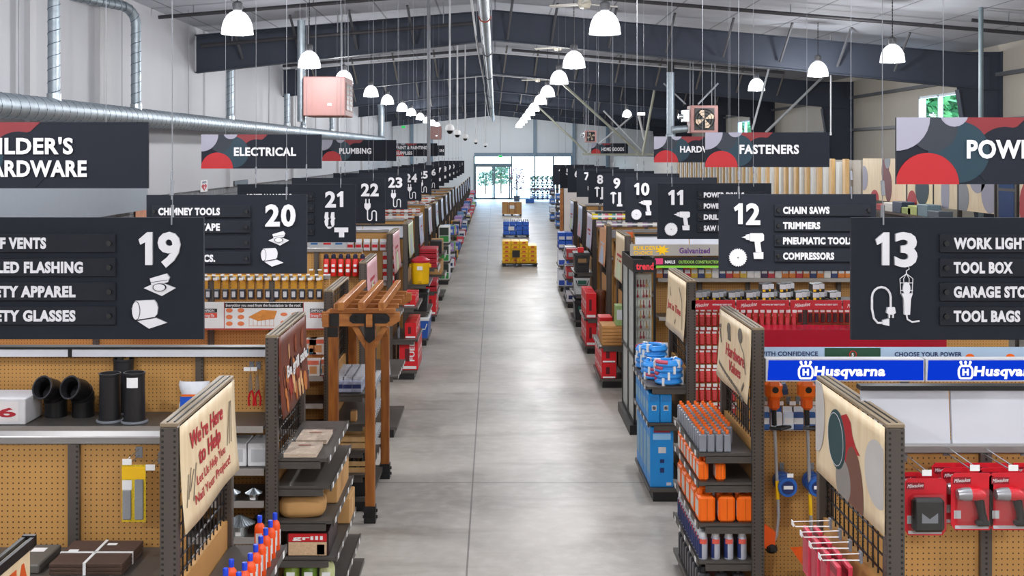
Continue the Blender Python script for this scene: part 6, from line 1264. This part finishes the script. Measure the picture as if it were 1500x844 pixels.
for k, (z, b, l, nm) in enumerate(((.136, '#1b1c20', '#26282c', 'black'), (.661, '#c4c8ca', '#1a1a1c', 'pale grey'), (1.101, '#26272a', '#3a3a3d', 'charcoal'))): 
    t = cooler('%s hard cooler on the endcap below sign eight' % nm, (X3(.37), n*BAY+.08, z), .31, .55, .4, mat(b, .4), mat(l, .4)); MB().box(.07, .24, -.012, .0, .2, .28).build('badge', mat('#8a6a45' if k == 2 else '#1f5a4c', .4), t)
o = box_item('red_tub', 'small red tub on top of a cooler below sign eight', 'tub', (X3(.3), n*BAY+.1, 1.502), .12, .15, .1, M_RED)
fill_endcap('R', 10.0, [.136, .661, 1.101], 60, ['#2a2a33', '#e0dfe6', '#c9444a'], xp=2.05, what=' below sign seven')
n = 11.2
for k in range(8):
    box_item('water_case', '%s on the endcap below sign six' % ('white carton with a blue drop, lower left', 'white carton with a blue drop, lower right', 'white carton with a blue drop, middle left', 'white carton with a blue drop, middle right', 'blue bottle case, upper left', 'blue bottle case, upper right', 'blue bottle case, top left', 'blue bottle case, top right')[k], 'box', (2.07-.435+.188*(k % 2), n*BAY+.1, [.136, .661, 1.101, 1.101+.2][k//2]), .18, .5, [.42, .4, .19, .2][k//2], mat('#e6e9f2', .5) if k < 4 else mat('#2456b8', .4), panels=[('F', .1, .9, .05, .35, mat('#2c4fb0', .5)) if k < 4 else ('F', .1, .9, .1, .5, M_LGREY)])
for k, n in enumerate((14.5, 16.5, 18.5, 20.6, 22.8)): fill_endcap('R', n, [.136, .501, .951, 1.401], 80+k, ['#2f6fc4', '#1d3f86', '#dfe6f2', '#2a2a33'], xp=3.3, what=' near the storefront')
hang_row('R', 7.7, 872, 918, 322, [('#d9c022', 'yellow'), ('#4f8f86', 'teal'), ('#d7cfc8', 'white'), ('#c9607a', 'pink')], 10, 'pack in the upper row below sign ten', 'packs in the upper row below sign ten', .12, .14)
hang_row('R', 7.7, 878, 960, 333, [('#9a7f9a', 'mauve'), ('#5a5a62', 'grey'), ('#cfc7bf', 'cream')], 12, 'pack in the lower row below sign ten', 'packs in the lower row below sign ten', .11, .12)
t = flat_board('header_board', 'grey header board with an orange picture below sign ten', 'header', 893, 1000, 337, 349, 7.75, mat('#8f8b90', .5), []); MB().box(.2, .55, -.003, 0, .01, .11).build('orange_picture', mat('#d8642a', .5, var=.4, scale=12), t)
# ------------------------------------------------------------------ floor displays in the main aisle
def pallet(label, x, n, w_, d, h=.1, m=M_DARK):
    t = thing('pallet', label, 'pallet', (x-w_/2, n*BAY, 0)); MB().box(0, w_, 0, d, h-.03, h).build('deck', m, t)
    for sx in (.02, w_/2-.05, w_-.12): MB().box(sx, sx+.1, .02, d-.02, 0, h-.03).build('runner', M_BLACK, t)
    return t
x = AX(761.5, 13.7); pallet('low dark pallet under the yellow cases in the middle of the aisle', x, 13.7, 1.12, 1.1)
o = box_item('drink_case', 'yellow case in the stack standing in the middle of the aisle', 'box', (0, 0, 0), .26, .3, .135, M_YEL, 'yellow cases in the aisle stack', panels=[('F', .08, .92, .1, .45, mat('#d99a12', .5)), ('F', .3, .7, .5, .85, mat('#c4432a', .5))])
L_ = []
for z in range(5):
    for r in range(3):
        for c in range(4 if z < 4 else 3): L_.append((x-.54+.27*c, 13.7*BAY+.08+.32*r, .101+.137*z))
spread(o, L_)
t = thing('price_sign', 'black sign card clipped to the front of the yellow cases', 'sign', (x-.12, 13.7*BAY-.12, 0)); MB().box(-.12, .12, 0, .012, .3, .52).build('card', M_BLACK, t); MB().tube([(0, .01, 0), (0, .01, .3)], .01, 6).lathe([(.08, 0), (.02, .015)], 0, .01, seg=10).build('stand', M_BLACK, t)
x = AX(756, 18.5); pallet('low pallet under the blue jugs in the aisle', x, 18.5, 1.12, 1.1)
o = thing('water_pack', 'blue pack in the stack behind the yellow cases', 'pack', (0, 0, 0), 0, 'blue packs in the aisle stack')
MB().cbox(0, .26, 0, .3, 0, .18, .02).build('wrap', mat('#2a63c8', .3), o); b_ = MB()
for c in range(3): b_.lathe([(.035, .18), (.02, .23), (.02, .25)], .045+.085*c, .06, seg=8)
b_.build('caps', M_LGREY, o)
spread(o, [(x-.54+.275*c, 18.5*BAY+.08+.34*r, .101+.19*z) for z in range(3) for r in range(3) for c in range(4)])
o = MB().box(-.12, .12, 0, .012, 0, .16).build('price_card', M_WHITE); tag(o, 'white price card on the front of the blue packs', 'sign'); o.location = (x-.2, 18.5*BAY+.06, .3)
x = AX(750, 25); pallet('low wooden pallet under the timber crates in the aisle', x, 25, 1.12, .9, .12, M_PINE)
for k in range(3):
    t = thing('timber_crate', 'timber crate in the far aisle, %s of three' % ('left', 'middle', 'right')[k], 'crate', (x-.56+.375*k, 25*BAY+.02, .121)); m = MB()
    for j in range(5): m.box(0, .36, 0, .02, .13*j, .13*j+.12).box(0, .36, .68, .7, .13*j, .13*j+.12).box(0, .02, .02, .68, .13*j, .13*j+.12).box(.34, .36, .02, .68, .13*j, .13*j+.12)
    m.build('slats', M_CARD, t); m = MB().box(.02, .06, -.015, 0, 0, .66).box(.3, .34, -.015, 0, 0, .66); m.build('batten', M_CEDARX, t)
o = MB().box(-.13, .13, 0, .012, 0, .2).build('price_card', M_WHITE); tag(o, 'white price card on the front of the timber crates', 'sign'); o.location = (x, 25*BAY-.02, .4)
# plants by the storefront
t = thing('plant_rack', 'white tiered rack of potted flowers by the storefront glass', 'rack', (AX(795, 32.5)-.9, 32.5*BAY, 0)); m = MB()
for x_ in (0, 1.8): m.box(x_-.02, x_+.02, 0, .04, 0, 1.9).box(x_-.02, x_+.02, .5, .54, 0, 1.9)
m.tube([(.9-.9*cos(a), .02, 1.9+.5*sin(a)) for a in [pi*i/10 for i in range(11)]], .02, 6); m.build('frame', M_LGREY, t)
for z in (.15, .6, 1.05, 1.5): MB().box(0, 1.8, 0, .54, z-.02, z).build('shelf', M_LGREY, t)
kk = 0
for z, c, nm in ((.15, ['#2f5fb0', '#8fa9d8'], 'blue'), (.6, ['#c47ab0', '#6f9a5a'], 'pink'), (1.05, ['#3f7a4a', '#d8d8e2'], 'white'), (1.5, ['#3f6f4a', '#5f8f60'], 'green')):
    f = foliage('potted_flower', '%s flowering plant on the tiered rack by the storefront' % nm, 'plant', 0, 0, 0, .2, .26, c, 90, kk, '%s potted plants on the rack' % nm, None, 2); MB().lathe([(.07, 0), (.09, .13)], seg=10).build('pot', M_BLACK if nm != 'blue' else M_NAVY, f); f.children[0].location.z = .13
    spread(f, [(AX(795, 32.5)-.72+.36*k, 32.5*BAY+.27, z+.001) for k in range(5)]); kk += 1
f = foliage('flowering_tree', 'pink flowering tree in a tub before the storefront glass', 'plant', AX(757, 32.9), 32.9*BAY, .9, .6, 1.6, ['#b98fa6', '#8f7f8f', '#d8b0c4'], 300, 9, None, .9); MB().lathe([(.2, -.9), (.26, -.5)], seg=14).build('pot', mat('#5f6f86', .5), f)
o = thing('planter', 'bright blue planter on the floor by the storefront rack', 'planter', (AX(776, 31.6), 31.6*BAY, 0)); MB().cbox(-.3, .3, -.2, .2, 0, .32, .03).build('tub', mat('#1f66c8', .4), o); 
f = foliage('potted_flower', 'pale shrub growing in the bright blue planter', 'plant', AX(776, 31.6), 31.6*BAY, .321, .3, .5, ['#9db0c8', '#6f8f8a'], 70, 12)
